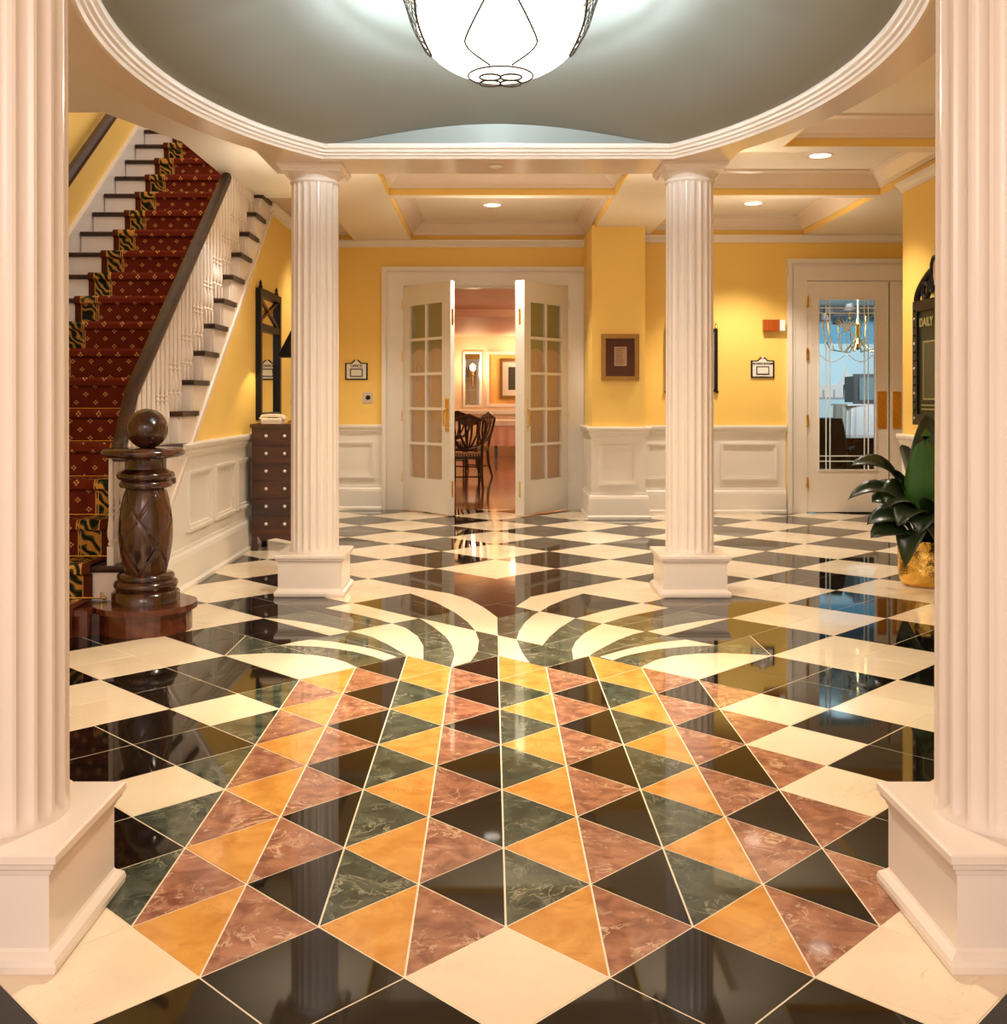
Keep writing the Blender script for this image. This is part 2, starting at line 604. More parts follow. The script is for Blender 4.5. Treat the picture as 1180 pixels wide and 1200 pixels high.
TILES = []   # (kind, shape key or None, polygon, center)
h = .5
def shape(i, J, part):
    c = lat(i, J)
    if part == 'full':
        return [lat(i - h, J), lat(i, J - h), lat(i + h, J), lat(i, J + h)]
    if part == 'left':
        return [lat(i - h, J), lat(i, J - h), lat(i, J + h)]
    return [lat(i, J - h), lat(i + h, J), lat(i, J + h)]

DARKBIG = {(0, 10), (0, 8), (2, 8), (-2, 8), (0, 6), (2, 6), (-2, 6)}
for a in range(-30, 32):
    for b in range(-24, 48):
        i, J = a / 2, b / 2
        if (a + b) % 2 == 0:
            continue
        cx, cy = lat(i, J)
        if cx < -4.6 or cx > 5.4 or cy < .9 or cy > 11.9:
            continue
        fi = abs(i - round(i)) > .1
        half_i = fi
        panel = (half_i and abs(i) <= 1.5 and -.1 < J < 5.1) or (not half_i and abs(i) <= 1 and .4 < J < 5.6) or (not half_i and abs(i) == 2 and .4 < J < 4.6)
        if panel:
            if half_i:
                l, r = 'ochre', 'red'
            elif i == -2:
                l, r = 'green', 'red'
            elif i == 2:
                l, r = 'black', 'red'
            else:
                l, r = 'black', 'green'
                if J > 5.4:
                    r = 'ochre'
            TILES.append((l, 'left', i, J))
            TILES.append((r, 'right', i, J))
            continue
        u, v = i + J, J - i
        Ub, Vb = math.floor((u + 1) / 2), math.floor((v + 1) / 2)
        bi, bj = Ub - Vb, Ub + Vb
        kind = 'cream' if bi % 2 == 0 else 'black'
        if (bi, bj) in DARKBIG and J > 5.3:
            kind = 'green' if J < 8.1 else 'black'
        elif (bi, bj) in ((1, 7), (-1, 7)):
            kind = 'green'
        if i == 2.5 and J == 3:
            kind = 'cream'
        if abs(i) == 3 and J == 6.5:
            TILES.append(('black' if i < 0 else 'green', 'left', i, J))
            TILES.append(('green' if i < 0 else 'black', 'right', i, J))
            continue
        TILES.append((kind, 'full', i, J))

def in_view(i, J):
    x, y = lat(i, J)
    if y < 1.9:
        return False
    px = XV + FPX * x / y
    return -60 < px < 1240
YW = YB + .02
seen = sorted([t for t in TILES if in_view(t[2], t[3]) and lat(0, t[3] + .5)[1] < YW - .01], key=lambda t: t[3])
parts = seen[:285]
pset = set(id(t) for t in parts)
TM = {}
for t in parts:
    k, pt, i, J = t
    if (k, pt) not in TM:
        c = lat(0, 0)
        poly = [(p[0] - c[0], p[1] - c[1]) for p in inset(shape(0, 0, pt), .0024)]
        TM[(k, pt)] = MB().prism(poly, -.012, 0, bottom=False).mesh(k + '_tile', k)
    o = bpy.data.objects.new(k + '_tile', TM[(k, pt)])
    COL.objects.link(o)
    o.parent = floor
    x, y = lat(i, J)
    o.location = (x, y, random.uniform(-.0002, .0002))
rest = MB()
KI = ['cream', 'black', 'ochre', 'red', 'green']
for t in TILES:
    if id(t) in pset:
        continue
    poly = clip(shape(t[2], t[3], t[1]), 1, YW, True)
    if len(poly) < 3:
        continue
    rest.prism(inset(poly, .0022), -.012, 0, KI.index(t[0]), bottom=False)
o = rest.build('distant_tiles', KI, floor)
o['kind'] = 'stuff'

FAN = [
 [(-3, 6), (-2.76, 6.07), (-2.56, 6.11), (-2.26, 6.09), (-1.99, 6.0), (-1.81, 5.89), (-1.64, 5.72), (-1.5, 5.5), (-2, 5)],
 [(-2.48, 6.49), (-2.32, 6.69), (-2.18, 6.77), (-1.92, 6.67), (-1.68, 6.51), (-1.49, 6.37), (-1.33, 6.22), (-1.11, 5.94), (-1.23, 5.79), (-1.37, 5.96), (-1.48, 6.07), (-1.61, 6.19), (-1.8, 6.31), (-2.04, 6.42), (-2.31, 6.48)],
 [(-3, 8), (-2.78, 7.95), (-2.51, 7.8), (-2.23, 7.6), (-1.95, 7.36), (-1.79, 7.2), (-2, 7)],
 [(-1.78, 7.21), (-1.66, 7.34), (-1.32, 7.67), (-1.13, 7.41), (-.95, 6.95), (-.85, 6.45), (-.81, 5.83), (-1, 6), (-1.25, 6.51), (-1.48, 6.91), (-1.65, 7.1)],
 [(-2.31, 8.66), (-2, 9.0), (-1.86, 8.88), (-1.48, 8.47), (-1.03, 7.98), (-1.32, 7.67), (-1.56, 7.97), (-1.79, 8.2)],
 [(-1.0, 8), (-.27, 7.25), (-.22, 6.72), (-.23, 6.2), (-.3, 5.74), (-.5, 5.5), (-.48, 6.03), (-.53, 6.52), (-.62, 6.95), (-.8, 7.5)],
 [(-1.25, 9.75), (-1, 10), (-.68, 9.72), (-.41, 9.32), (-.18, 8.7), (0, 8.05), (0, 7), (-.27, 7.25), (-.37, 7.75), (-.56, 8.38), (-.84, 9.05)],
 [(0, 7), (.22, 6.78), (.24, 6.47), (.27, 6.09), (.33, 5.69), (0, 6)],
 [(1, 10), (1.26, 9.75), (.97, 9.3), (.73, 8.85), (.57, 8.43), (.26, 8.76), (.48, 9.45)],
 [(.57, 8.43), (1, 8), (.76, 7.4), (.61, 6.92), (.51, 6.5), (.22, 6.78), (.26, 7.22), (.35, 7.74), (.46, 8.15)],
 [(1.02, 7.98), (1.43, 8.47), (1.84, 8.86), (2, 9), (2.31, 8.66), (1.77, 8.19), (1.57, 7.97), (1.32, 7.67)],
 [(1.32, 7.67), (1.65, 7.34), (1.78, 7.21), (1.62, 7.06), (1.4, 6.76), (1.1, 6.22), (1, 6), (.81, 5.83), (.83, 6.28), (.9, 6.66), (1.03, 7.08)],
 [(3, 8), (2.65, 7.86), (2.26, 7.6), (1.82, 7.22), (2, 7)],
 [(2.48, 6.49), (2.2, 6.77), (1.87, 6.63), (1.54, 6.38), (1.37, 6.22), (1.11, 5.95), (1.23, 5.8), (1.38, 5.98), (1.5, 6.08), (1.8, 6.3), (2.12, 6.43)],
 [(3, 6), (2.77, 6.06), (2.5, 6.11), (2.2, 6.09), (1.9, 5.97), (1.69, 5.79), (1.5, 5.5), (2, 5)],
]
for poly in FAN:
    pts = [lat(*p) for p in poly]
    e = MB().prism(pts, -.01, .0012, bottom=False).build('curved_marble_inlay', 'cream', floor)

# ------------------------------------------------------------------ ceiling, rotunda ring and dome
def ray_radius(th, box, ell):
    c, s_ = cos(th), sin(th)
    re = 1 / sqrt((c / ell[0]) ** 2 + (s_ / ell[1]) ** 2)
    rc = ell[2] / abs(s_) if abs(s_) > 1e-6 else 1e9
    r = min(re, rc)
    if box:
        rb = min(box[0] / abs(c) if abs(c) > 1e-6 else 1e9, box[1] / abs(s_) if abs(s_) > 1e-6 else 1e9)
        r = max(r, rb)
    return r

def thetas(extra, n=240):
    t = sorted(set([round(2 * pi * k / n, 5) for k in range(n)] + [round(x % (2 * pi), 5) for x in extra]))
    return t
CHI, CHO = 1.76, 2.25
xe = AI * sqrt(1 - (CHI / BI) ** 2)
ea = math.atan2(CHI, xe)
eb = math.atan2(CHO, 1.40)
TH = thetas([ea, pi - ea, -ea, pi + ea, eb, pi - eb, -eb, pi + eb])
inner = [(CX + ray_radius(t, None, (AI, BI, CHI)) * cos(t), CY + ray_radius(t, None, (AI, BI, CHI)) * sin(t)) for t in TH]
outer = [(CX + ray_radius(t, (1.40, CHO), (AO, BO, CHO)) * cos(t), CY + ray_radius(t, (1.40, CHO), (AO, BO, CHO)) * sin(t)) for t in TH]
def off_inner(d):
    return [(CX + (ray_radius(t, None, (AI + d, BI + d, CHI + d))) * cos(t), CY + (ray_radius(t, None, (AI + d, BI + d, CHI + d))) * sin(t)) for t in TH]
n = len(TH)
def loft(rings, mi=0, mb=None, closed=True):
    mb = mb or MB()
    v = []
    for pts, z in rings:
        v += [(x, y, z) for x, y in pts]
    f = []
    for j in range(len(rings) - 1):
        for k in range(n):
            f.append((j * n + k, j * n + (k + 1) % n, (j + 1) * n + (k + 1) % n, (j + 1) * n + k))
    return mb.add(v, f, mi)
ring = loft([(off_inner(.0), ZS), (outer, ZS), (outer, Z0 + .02), (off_inner(-.02), Z0 + .02)])
struct(ring.build('ceiling_ring', 'soffit', smooth=True, angle=20), 'glossy flat soffit ring carried by the four columns')
mol = [(.012, ZS + .004), (.012, ZS - .012), (-.004, ZS - .016), (-.012, ZS - .003), (-.024, ZS + .002), (-.028, ZS + .012), (-.042, ZS + .017), (-.045, ZS + .030), (-.060, ZS + .036), (-.064, ZS + .048), (-.064, ZS + .062), (-.02, ZS + .066)]
mo = loft([(off_inner(d), z) for d, z in mol])
struct(mo.build('trim_1', 'white', smooth=True, angle=25), 'stepped white moulding round the oval ceiling opening')
# dome
ZR, HD = ZS + .06, .42
AD, BD, CD = AI - .06, BI - .06, CHI - .06
xd = AD * sqrt(1 - (CD / BD) ** 2)
dm = MB()
NR = 26
v = []
for j in range(NR + 1):
    q = j / NR
    for k, t in enumerate(TH):
        rr = ray_radius(t, None, (AD, BD, CD)) * q
        x, y = rr * cos(t), rr * sin(t)
        e2 = min(1, (x / AD) ** 2 + (y / BD) ** 2)
        v.append((CX + x, CY + y, ZR + HD * (1 - e2) ** 1.5))
f = []
for j in range(NR):
    for k in range(n):
        f.append((j * n + k, j * n + (k + 1) % n, (j + 1) * n + (k + 1) % n, (j + 1) * n + k))
# lunettes: vertical walls on the two chords
for sgn in (1, -1):
    base = len(v)
    m_ = 40
    for k in range(m_ + 1):
        x = -xd + 2 * xd * k / m_
        e2 = min(1, (x / AD) ** 2 + (CD / BD) ** 2)
        v.append((CX + x, CY + sgn * CD, ZR - .01))
        v.append((CX + x, CY + sgn * CD, ZR + HD * (1 - e2) ** 1.5))
    for k in range(m_):
        f.append((base + 2 * k, base + 2 * k + 2, base + 2 * k + 3, base + 2 * k + 1))
dm.add(v, f)
struct(dm.build('ceiling_dome', 'dome', smooth=True, angle=40), 'shallow grey-blue dome above the oval opening')

# main ceiling with coffers
cl = MB()
# polar slab round the ring
RX0, RX1, RY0, RY1 = -2.06, 1.95, -1.5, 6.79
TH2 = thetas([ea, pi - ea, -ea, pi + ea, eb, pi - eb, -eb, pi + eb] + [math.atan2(y - CY, x - CX) for x in (RX0, RX1) for y in (RY0, RY1)])
vi, vo = [], []
for t in TH2:
    c, s_ = cos(t), sin(t)
    r = ray_radius(t, (1.40, CHO), (AO, BO, CHO)) - .03
    vi.append((CX + r * c, CY + r * s_))
    rx = ((RX1 - CX) / c if c > 0 else (RX0 - CX) / c) if abs(c) > 1e-6 else 1e9
    ry = ((RY1 - CY) / s_ if s_ > 0 else (RY0 - CY) / s_) if abs(s_) > 1e-6 else 1e9
    rr = max(min(rx, ry), r)
    vo.append((CX + rr * c, CY + rr * s_))
m_ = len(TH2)
cl.add([(x, y, Z0) for x, y in vi] + [(x, y, Z0) for x, y in vo], [(k, (k + 1) % m_, m_ + (k + 1) % m_, m_ + k) for k in range(m_)])
cl.prism([(-6, -1.5), (-2.06, -1.5), (-2.06, 7.1), (-2.32, 6.38), (-6, 6.38)], Z0, Z0 + .12)
COFFERS = [(-.87, 1.05, 6.9, 8.98), (-.87, 1.05, 9.10, 11.54), (-2.0, -1.47, 9.10, 11.54), (1.65, 3.28, 7.40, 8.98), (1.65, 3.28, 9.10, 11.19), (1.98, 3.28, 4.4, 7.25)]
def slab_cells(xa, xb, ya, yb, holes):
    xs = sorted(set([xa, xb] + [x for h_ in holes for x in h_[:2] if xa < x < xb]))
    ys = sorted(set([ya, yb] + [y for h_ in holes for y in h_[2:] if ya < y < yb]))
    for p in range(len(xs) - 1):
        for q in range(len(ys) - 1):
            mx_, my_ = (xs[p] + xs[p + 1]) / 2, (ys[q] + ys[q + 1]) / 2
            if any(h_[0] < mx_ < h_[1] and h_[2] < my_ < h_[3] for h_ in holes):
                continue
            cl.box(xs[p], xs[p + 1], ys[q], ys[q + 1], Z0, Z0 + .06)
slab_cells(-2.06, 1.95, 6.79, 11.6, COFFERS)
slab_cells(1.95, 5.4, -1.5, 11.4, COFFERS)
ceiling = cl.build('ceiling', 'ceil')
struct(ceiling, 'cream ceiling with shallow coffers between flat beams')
for (x0, x1, y0, y1) in COFFERS:
    MB().box(x0 - .05, x1 + .05, y0 - .05, y1 + .05, ZC, ZC + .05).build('coffer_panel', 'ceil', ceiling)
    fz = MB()
    t = .012
    fz.box(x0, x0 + t, y0, y1, Z0 + .002, ZC).box(x1 - t, x1, y0, y1, Z0 + .002, ZC)
    fz.box(x0, x1, y0, y0 + t, Z0 + .002, ZC).box(x0, x1, y1 - t, y1, Z0 + .002, ZC)
    fz.build('coffer_frieze', 'yellow', ceiling)
    cr = MB()
    zc0 = Z0 + .055
    k_ = .13
    prof = [(0, zc0), (.016, zc0), (.03, zc0 + .03), (k_ - .03, ZC - .03), (k_, ZC - .016), (k_, ZC), (0, ZC)]
    rings = []
    for d, z in prof:
        rings.append([(x0 + t + d, y0 + t + d, z), (x1 - t - d, y0 + t + d, z), (x1 - t - d, y1 - t - d, z), (x0 + t + d, y1 - t - d, z)])
    vv = [p for r_ in rings for p in r_]
    ff = [(4 * j + k, 4 * j + (k + 1) % 4, 4 * (j + 1) + (k + 1) % 4, 4 * (j + 1) + k) for j in range(len(rings) - 1) for k in range(4)]
    cr.add(vv, ff).build('coffer_crown', 'soffit', ceiling)

# ------------------------------------------------------------------ walls
def moulded_frame(mb, plane, pos, sg, a0, a1, z0, z1, wd=.03, t=.018):
    """rectangular raised moulding on a wall face; plane 'y' faces along y, plane 'x' along x"""
    for (p, q, r, s_) in ((a0, a1, z0, z0 + wd), (a0, a1, z1 - wd, z1), (a0, a0 + wd, z0 + wd, z1 - wd), (a1 - wd, a1, z0 + wd, z1 - wd)):
        if plane == 'y':
            mb.box(p, q, pos, pos + sg * t, r, s_)
        else:
            mb.box(pos, pos + sg * t, p, q, r, s_)
    return mb

def sweep_profile(plane, pos, sg, a0, a1, prof):
    """prof: (offset from the wall, z)"""
    poly = [(pos + sg * d, z) for d, z in prof]
    return MB().prism_axis(poly, a0, a1, 'x' if plane == 'y' else 'y')

RAIL = [(0, .82), (.018, .82), (.022, .84), (.034, .85), (.034, .875), (.052, .885), (.056, .905), (.052, .918), (0, .918)]
BASE = [(0, 0), (.052, 0), (.052, .022), (.040, .040), (.036, .20), (.030, .225), (.018, .24), (.016, .26), (0, .262)]
CROWN = [(0, Z0 - .075), (.014, Z0 - .075), (.02, Z0 - .055), (.045, Z0 - .03), (.062, Z0 - .02), (.066, Z0 - .003), (0, Z0 - .003)]
def wainscot(parent, plane, pos, sg, a0, a1, panels, zmax=.82):
    bo = MB()
    if plane == 'y':
        bo.box(a0, a1, pos, pos + sg * .008, .0, .83)
    else:
        bo.box(pos, pos + sg * .008, a0, a1, .0, .83)
    bo.build('wainscot_board', 'trimw', parent)
    sweep_profile(plane, pos, sg, a0, a1, RAIL).build('chair_rail', 'trimw', parent)
    sweep_profile(plane, pos, sg, a0, a1, BASE).build('baseboard', 'trimw', parent)
    for (p, q, z0, z1) in panels:
        mb = MB()
        moulded_frame(mb, plane, pos + sg * .008, sg, p, q, z0, z1, .020, .022)
        moulded_frame(mb, plane, pos + sg * .008, sg, p + .018, q - .018, z0 + .018, z1 - .018, .022, .012)
        mb.build('panel_moulding', 'trimw', parent)

# back wall with the double door
DX0, DX1, DZ = -.955, .835, 2.42
wb = MB()
wb.box(XL - .1, DX0, YB, YB + .18, 0, 3.2).box(DX1, 1.10, YB, YB + .18, 0, 3.2).box(DX0, DX1, YB, YB + .18, DZ, 3.2)
wall_back = struct(wb.build('wall_back', 'yellow'), 'yellow back wall with the open french doors')
wainscot(wall_back, 'y', YB, -1, XL, -1.18, [(-1.90, -1.265, .34, .735)])
sweep_profile('y', YB, -1, XL, 1.05, CROWN).build('crown_moulding', 'trimw', wall_back)

def casing(name, x0, x1, zt, y, wd, top, label):
    e = thing(name, (0, 0, 0), label, 'trim')
    del e['category']
    e['kind'] = 'structure'
    def prof_box(mb, a, b, c, d, vert):
        mb.box(a, b, y - .030, y, c, d)
    for s_, xa in ((-1, x0), (1, x1)):
        mb = MB()
        xo = xa + s_ * wd
        mb.box(min(xa, xo), max(xa, xo), y - .028, y, 0, zt + top)
        mb.box(min(xo, xo - s_ * .045), max(xo, xo - s_ * .045), y - .052, y - .028, 0, zt + top - .045)
        mb.box(min(xo - s_ * .06, xo - s_ * .075), max(xo - s_ * .06, xo - s_ * .075), y - .038, y - .028, 0, zt + top - .075)
        mb.box(min(xa, xa - s_ * .006), max(xa, xa - s_ * .006), y - .030, y + .17, 0, zt)
        mb.build('door_jamb', 'trimw', e)
    mb = MB()
    mb.box(x0, x1, y - .028, y, zt, zt + top)
    mb.box(x0 - wd, x1 + wd, y - .052, y - .028, zt + top - .045, zt + top)
    mb.box(x0 - wd + .07, x1 + wd - .07, y - .038, y - .028, zt + top - .075, zt + top - .06)
    mb.box(x0, x1, y, y + .17, zt - .02, zt)
    mb.build('door_head', 'trimw', e)
    return e
casing('trim_2', DX0, DX1, DZ, YB, .222, .20, 'wide white casing round the open french doors')

# pier between the two parts of the back wall
PX0, PX1 = 1.005, 1.536
pw = struct(MB().box(PX0, PX1, YP, YB + .1, 0, Z0 + .02).build('wall_pier', 'yellow'), 'yellow projecting pier with the small framed document')
bo = MB().box(PX0 - .008, PX1 + .008, YP - .008, YB, 0, .83).build('wainscot_board', 'trimw', pw)
for nm, prof in (('chair_rail', RAIL), ('baseboard', BASE)):
    rg = []
    vv = []
    for d, z in prof:
        vv += [(PX0 - d, YB, z), (PX0 - d, YP - d, z), (PX1 + d, YP - d, z), (PX1 + d, YB, z)]
    ff = [(4 * j + k, 4 * j + k + 1, 4 * (j + 1) + k + 1, 4 * (j + 1) + k) for j in range(len(prof) - 1) for k in range(3)]
    MB().add(vv, ff).build(nm, 'trimw', pw)
mb = MB()
moulded_frame(mb, 'y', YP - .008, -1, PX0 + .07, PX1 - .075, .335, .735, .024, .024)
moulded_frame(mb, 'y', YP - .008, -1, PX0 + .092, PX1 - .097, .357, .713, .026, .013)
mb.build('panel_moulding', 'trimw', pw)

# back wall of the side hall
RD0, RD1, RDZ = 3.30, 5.04, 2.435
wr = MB()
wr.box(PX1 - .05, RD0, YR, YR + .18, 0, 3.2).box(RD1, 5.5, YR, YR + .18, 0, 3.2).box(RD0, RD1, YR, YR + .18, RDZ, 3.2)
wall_hall = struct(wr.build('wall_hall', 'yellow'), 'yellow end wall beside the glazed board room door')
wainscot(wall_hall, 'y', YR, -1, PX1, 3.085, [(1.62, 2.10, .345, .735), (2.40, 3.0, .345, .735)])
sweep_profile('y', YR, -1, PX1, 5.4, CROWN).build('crown_moulding', 'trimw', wall_hall)
casing('trim_3', RD0, RD1, RDZ, YR, .20, .225, 'white casing round the glazed board room door')

# right wall with the directory, ending in a corner before the side hall door
wrg = MB().box(XR, XR + .9, 4.2, 8.5, 0, Z0 + .02).box(XR + .9, XR + .95, -1.0, 8.5, 0, Z0).box(5.3, 5.45, 8.5, YR + .1, 0, Z0).box(XR + .9, 5.45, 8.4, 8.5, 0, Z0)
wall_right = struct(wrg.build('wall_right', 'yellow'), 'yellow side wall carrying the dark directory board')
wainscot(wall_right, 'x', XR, -1, 4.2, 8.5, [(4.5, 5.7, .345, .735), (5.9, 7.1, .345, .735), (7.3, 8.3, .345, .735)])
sweep_profile('x', XR, -1, 4.2, 8.5, CROWN).build('crown_moulding', 'trimw', wall_right)

# ------------------------------------------------------------------ stairs
RI, GO = .20, .26
NST = 19
def zn(k):
    return .14 if k == 1 else .12 + RI * (k - 1)
def yn(k):
    return 5.34 + GO * (k - 1)
SX0, SX1 = -3.25, -1.95     # between the wall and the outer string
# wall under the stairs (structure): follows the string, then full height
def nose(y):
    return .12 + RI * (y - 5.34) / GO
yt = 5.34 + (Z0 + .36 - .12) / RI * GO
poly = [(5.75, 0), (YB, 0), (YB, Z0 + .02), (yt, Z0 + .02), (5.75, max(.02, nose(5.75) - .36))]
wl = MB().prism_axis(poly, XL - .12, XL, 'x')
wall_left = struct(wl.build('wall_left', 'yellow'), 'yellow wall under the staircase with white wainscot')
# wainscot clipped by the sloping string
zc = lambda y: max(.0, min(.83, nose(y) - .36))
yfull = 5.34 + (.83 + .36 - .12) / RI * GO
MB().prism_axis([(5.75, 0), (YB, 0), (YB, .83), (yfull, .83), (5.75, .10)], XL, XL + .008, 'x').build('wainscot_board', 'trimw', wall_left)
sweep_profile('x', XL, 1, yfull - .10, YB, RAIL).build('chair_rail', 'trimw', wall_left)
sweep_profile('x', XL, 1, 5.80, YB, BASE).build('baseboard', 'trimw', wall_left)
for (a, b) in ((6.80, 7.38), (7.47, 8.03), (8.12, 8.66), (9.2, 9.9), (10.0, 10.7), (10.8, 11.4)):
    mb = MB()
    moulded_frame(mb, 'x', XL + .008, 1, a, b, .345, .735, .020, .022)
    moulded_frame(mb, 'x', XL + .008, 1, a + .018, b - .018, .363, .717, .022, .012)
    mb.build('panel_moulding', 'trimw', wall_left)
sweep_profile('x', XL, 1, yt - .1, YB, CROWN).build('crown_moulding', 'trimw', wall_left)
# wall beside the stairs
ws = MB().box(XS - .15, XS, 3.0, 12.0, 0, 6.2).box(XS, XL - .12, 11.0, 11.15, 0, 6.2)
wall_stair = struct(ws.build('wall_stair', 'yellow'), 'yellow wall running up beside the carpeted stairs')
sk = [(5.2, .0), (5.2, nose(5.2) + .11), (10.9, nose(10.9) + .11), (10.9, nose(10.9) - .4)]
MB().prism_axis(sk, XS, XS + .022, 'x').build('stair_skirt', 'trimw', wall_stair)
MB().prism_axis([(5.2, nose(5.2) + .09), (5.2, nose(5.2) + .135), (10.9, nose(10.9) + .135), (10.9, nose(10.9) + .09)], XS, XS + .04, 'x').build('skirt_cap', 'trimw', wall_stair)

st = thing('staircase', (-2.6, 5.34, 0), 'white staircase with dark treads, turned balusters and a carved mahogany newel', 'staircase')
def SB(mb, name, mat, smooth=False, angle=35, par=None):
    o = mb.build(name, mat, par or st, smooth, angle)
    if par is None:
        o.location = (2.6, -5.34, 0)
    return o
tread_me = None
for k in range(2, NST + 1):
    y, z, zp_ = yn(k), zn(k), zn(k - 1)
    SB(MB().box(SX0, SX1, y, y + .02, zp_ - .002, z - .032), 'riser', 'white')
    tr = MB()
    pr = [(y - .028, z - .012), (y - .022, z - .03), (y - .004, z - .034), (y + GO + .02, z - .034), (y + GO + .02, z), (y - .022, z)]
    tr.prism_axis(pr, SX0, SX1 + .035, 'x')
    tr.box(SX1 + .0, SX1 + .035, y + GO, y + GO + .10, z - .034, z)
    SB(tr, 'tread', 'dkwoodx')
# outer string: saw-toothed under the treads, straight lower edge
saw = []
for k in range(2, NST - 2):
    saw += [(yn(k) + .02, zn(k - 1) - .034 if k > 2 else 0.0), (yn(k) + .02, zn(k) - .034)]
top_y = yn(NST - 3) + GO
saw += [(top_y, saw[-1][1])]
lower = [(top_y, nose(top_y) - .40), (5.85, nose(5.85) - .40), (5.75, 0.0)]
SB(MB().prism_axis(saw + lower, SX1 - .02, SX1 + .016, 'x'), 'outer_string', 'white')
SB(MB().prism_axis([(5.80, nose(5.80) - .43), (5.80, nose(5.80) - .385), (top_y, nose(top_y) - .385), (top_y, nose(top_y) - .43)], SX1, SX1 + .026, 'x'), 'string_moulding', 'white')
# starting step with a rounded curtail end
NX, NY = -1.80, 5.56
step = MB()
cur = [(SX0, 5.36), (-2.03, 5.36), (-2.03, 5.42)]
arc = [(NX + .235 * cos(a), NY + .235 * sin(a)) for a in [R(215 + (395 - 215) * k / 22) for k in range(23)]]
pl = cur + arc + [(-1.70, 5.80), (SX0, 5.80)]
step.prism(pl, .0, zn(1) - .03)
SB(step, 'starting_step', 'redwood')
def grow(p, c, d):
    v_ = Vector((p[0] - c[0], p[1] - c[1])); l = v_.length
    return (c[0] + v_.x * (l + d) / l, c[1] + v_.y * (l + d) / l)
arc2 = [grow(p, (NX, NY), .025) for p in arc]
SB(MB().prism([(SX0, 5.335), (-2.02, 5.335), (-2.02, 5.40)] + arc2 + [(-1.69, 5.82), (SX0, 5.82)], zn(1) - .03, zn(1)), 'starting_tread', 'redwood')
# newel post: carved barrel with lattice grooves
zb = zn(1)
nw = MB()
prof = [(.172, 0), (.172, .055), (.160, .066), (.150, .07), (.160, .085), (.163, .100), (.155, .116), (.140, .122), (.146, .135), (.140, .150), (.118, .158)]
SB(nw.lathe([(r, z + zb) for r, z in prof], (NX, NY, 0), 40), 'newel_base', 'dkwood', True, 50)
bd = MB()
z0_, z1_ = zb + .155, zb + .60
NZ, NA = 70, 96
vv = []
for j in range(NZ + 1):
    t = j / NZ
    z = z0_ + (z1_ - z0_) * t
    r = .096 + .040 * sin(pi * min(1, t * .96 + .03)) ** .8
    for k in range(NA):
        a = 2 * pi * k / NA
        g = 0
        for sg in (1, -1):
            ph = (a * 4 / (2 * pi) + sg * t * 1.55) % 1
            d = min(ph, 1 - ph)
            g = max(g, max(0, 1 - d / .035))
        rr = r - .011 * g
        vv.append((NX + rr * cos(a), NY + rr * sin(a), z))
ff = [(j * NA + k, j * NA + (k + 1) % NA, (j + 1) * NA + (k + 1) % NA, (j + 1) * NA + k) for j in range(NZ) for k in range(NA)]
SB(bd.add(vv, ff), 'newel_barrel', 'dkwood', True, 60)
zt = zb + .595
prof = [(.105, 0), (.128, .006), (.134, .02), (.128, .034), (.122, .04), (.140, .05), (.147, .066), (.140, .082), (.118, .09), (.104, .10), (.104, .145), (.112, .16)]
SB(MB().lathe([(r, z + zt) for r, z in prof], (NX, NY, 0), 40), 'newel_neck', 'dkwood', True, 50)
zcap = zt + .155
prof = [(.15, 0), (.195, .008), (.212, .024), (.212, .034), (.200, .05), (.16, .054)]
SB(MB().lathe([(r, z + zcap) for r, z in prof], (NX - .015, NY, 0), 48), 'volute_cap', 'dkwood', True, 50)
ball = MB().ball((NX + .008, NY, zcap + .052 + .100), .105, 32, 20)
SB(ball, 'newel_ball', 'dkwood', True, 80)
# handrail
XRail = -2.005
RH = .66
rail = MB()
hw = .034
y_end = 5.34 + (Z0 - .03 - RH - .12) / RI * GO
def railprof(c, dz=0):
    x, y, z = c
    return [(x - hw, y, z - .045), (x + hw, y, z - .045), (x + hw * 1.25, y, z - .01), (x + hw * .9, y, z + .022), (x, y, z + .032), (x - hw * .9, y, z + .022), (x - hw * 1.25, y, z - .01)]
path = [(XRail, y_end, nose(y_end) + RH), (XRail, 6.3, nose(6.3) + RH), (XRail, 5.95, nose(5.95) + RH + .0), (XRail + .005, 5.75, zcap + .075), (XRail + .03, 5.64, zcap + .035), (XRail + .07, 5.56, zcap + .025)]
vv = []
for p in path:
    vv += railprof(p)
ff = [(7 * j + k, 7 * j + (k + 1) % 7, 7 * (j + 1) + (k + 1) % 7, 7 * (j + 1) + k) for j in range(len(path) - 1) for k in range(7)] + [tuple(range(7)), tuple(range(7 * len(path) - 1, 7 * len(path) - 8, -1))]
SB(rail.add(vv, ff), 'handrail', 'dkwoodx', True, 50)
# balusters
def baluster_mesh(hh):
    q = .0165
    mb = MB()
    mb.box(-q, q, -q, q, 0, .10)
    pr = [(.012, .10), (.019, .112), (.012, .124), (.020, .15), (.021, .18), (.013, .25), (.012, .26), (.018, .268), (.012, .276), (.0125, .29), (.018, .298), (.012, .306), (.0155, .36)]
    top = [(.0135, hh - .02), (.0125, hh)]
    mb.lathe(pr + top, (0, 0, 0), 8)
    return mb.mesh('baluster', 'white', True, 40)
BM = {}
for k in range(2, NST - 3):
    for q in range(3):
        y = yn(k) + .03 + q * GO / 3
        z = zn(k)
        topz = min(nose(y) + RH - .04, Z0 + .05)
        if y < 5.95:
            topz = min(topz, zcap + .03 + (nose(5.95) + RH - zcap - .08) * max(0, (y - 5.72) / .23))
        hh = topz - z
        if hh < .12:
            continue
        key = round(hh, 2)
        if key not in BM:
            BM[key] = baluster_mesh(key)
        o = bpy.data.objects.new('baluster', BM[key])
        COL.objects.link(o)
        o.parent = st
        o.location = (XRail + 2.6, y - 5.34, z)

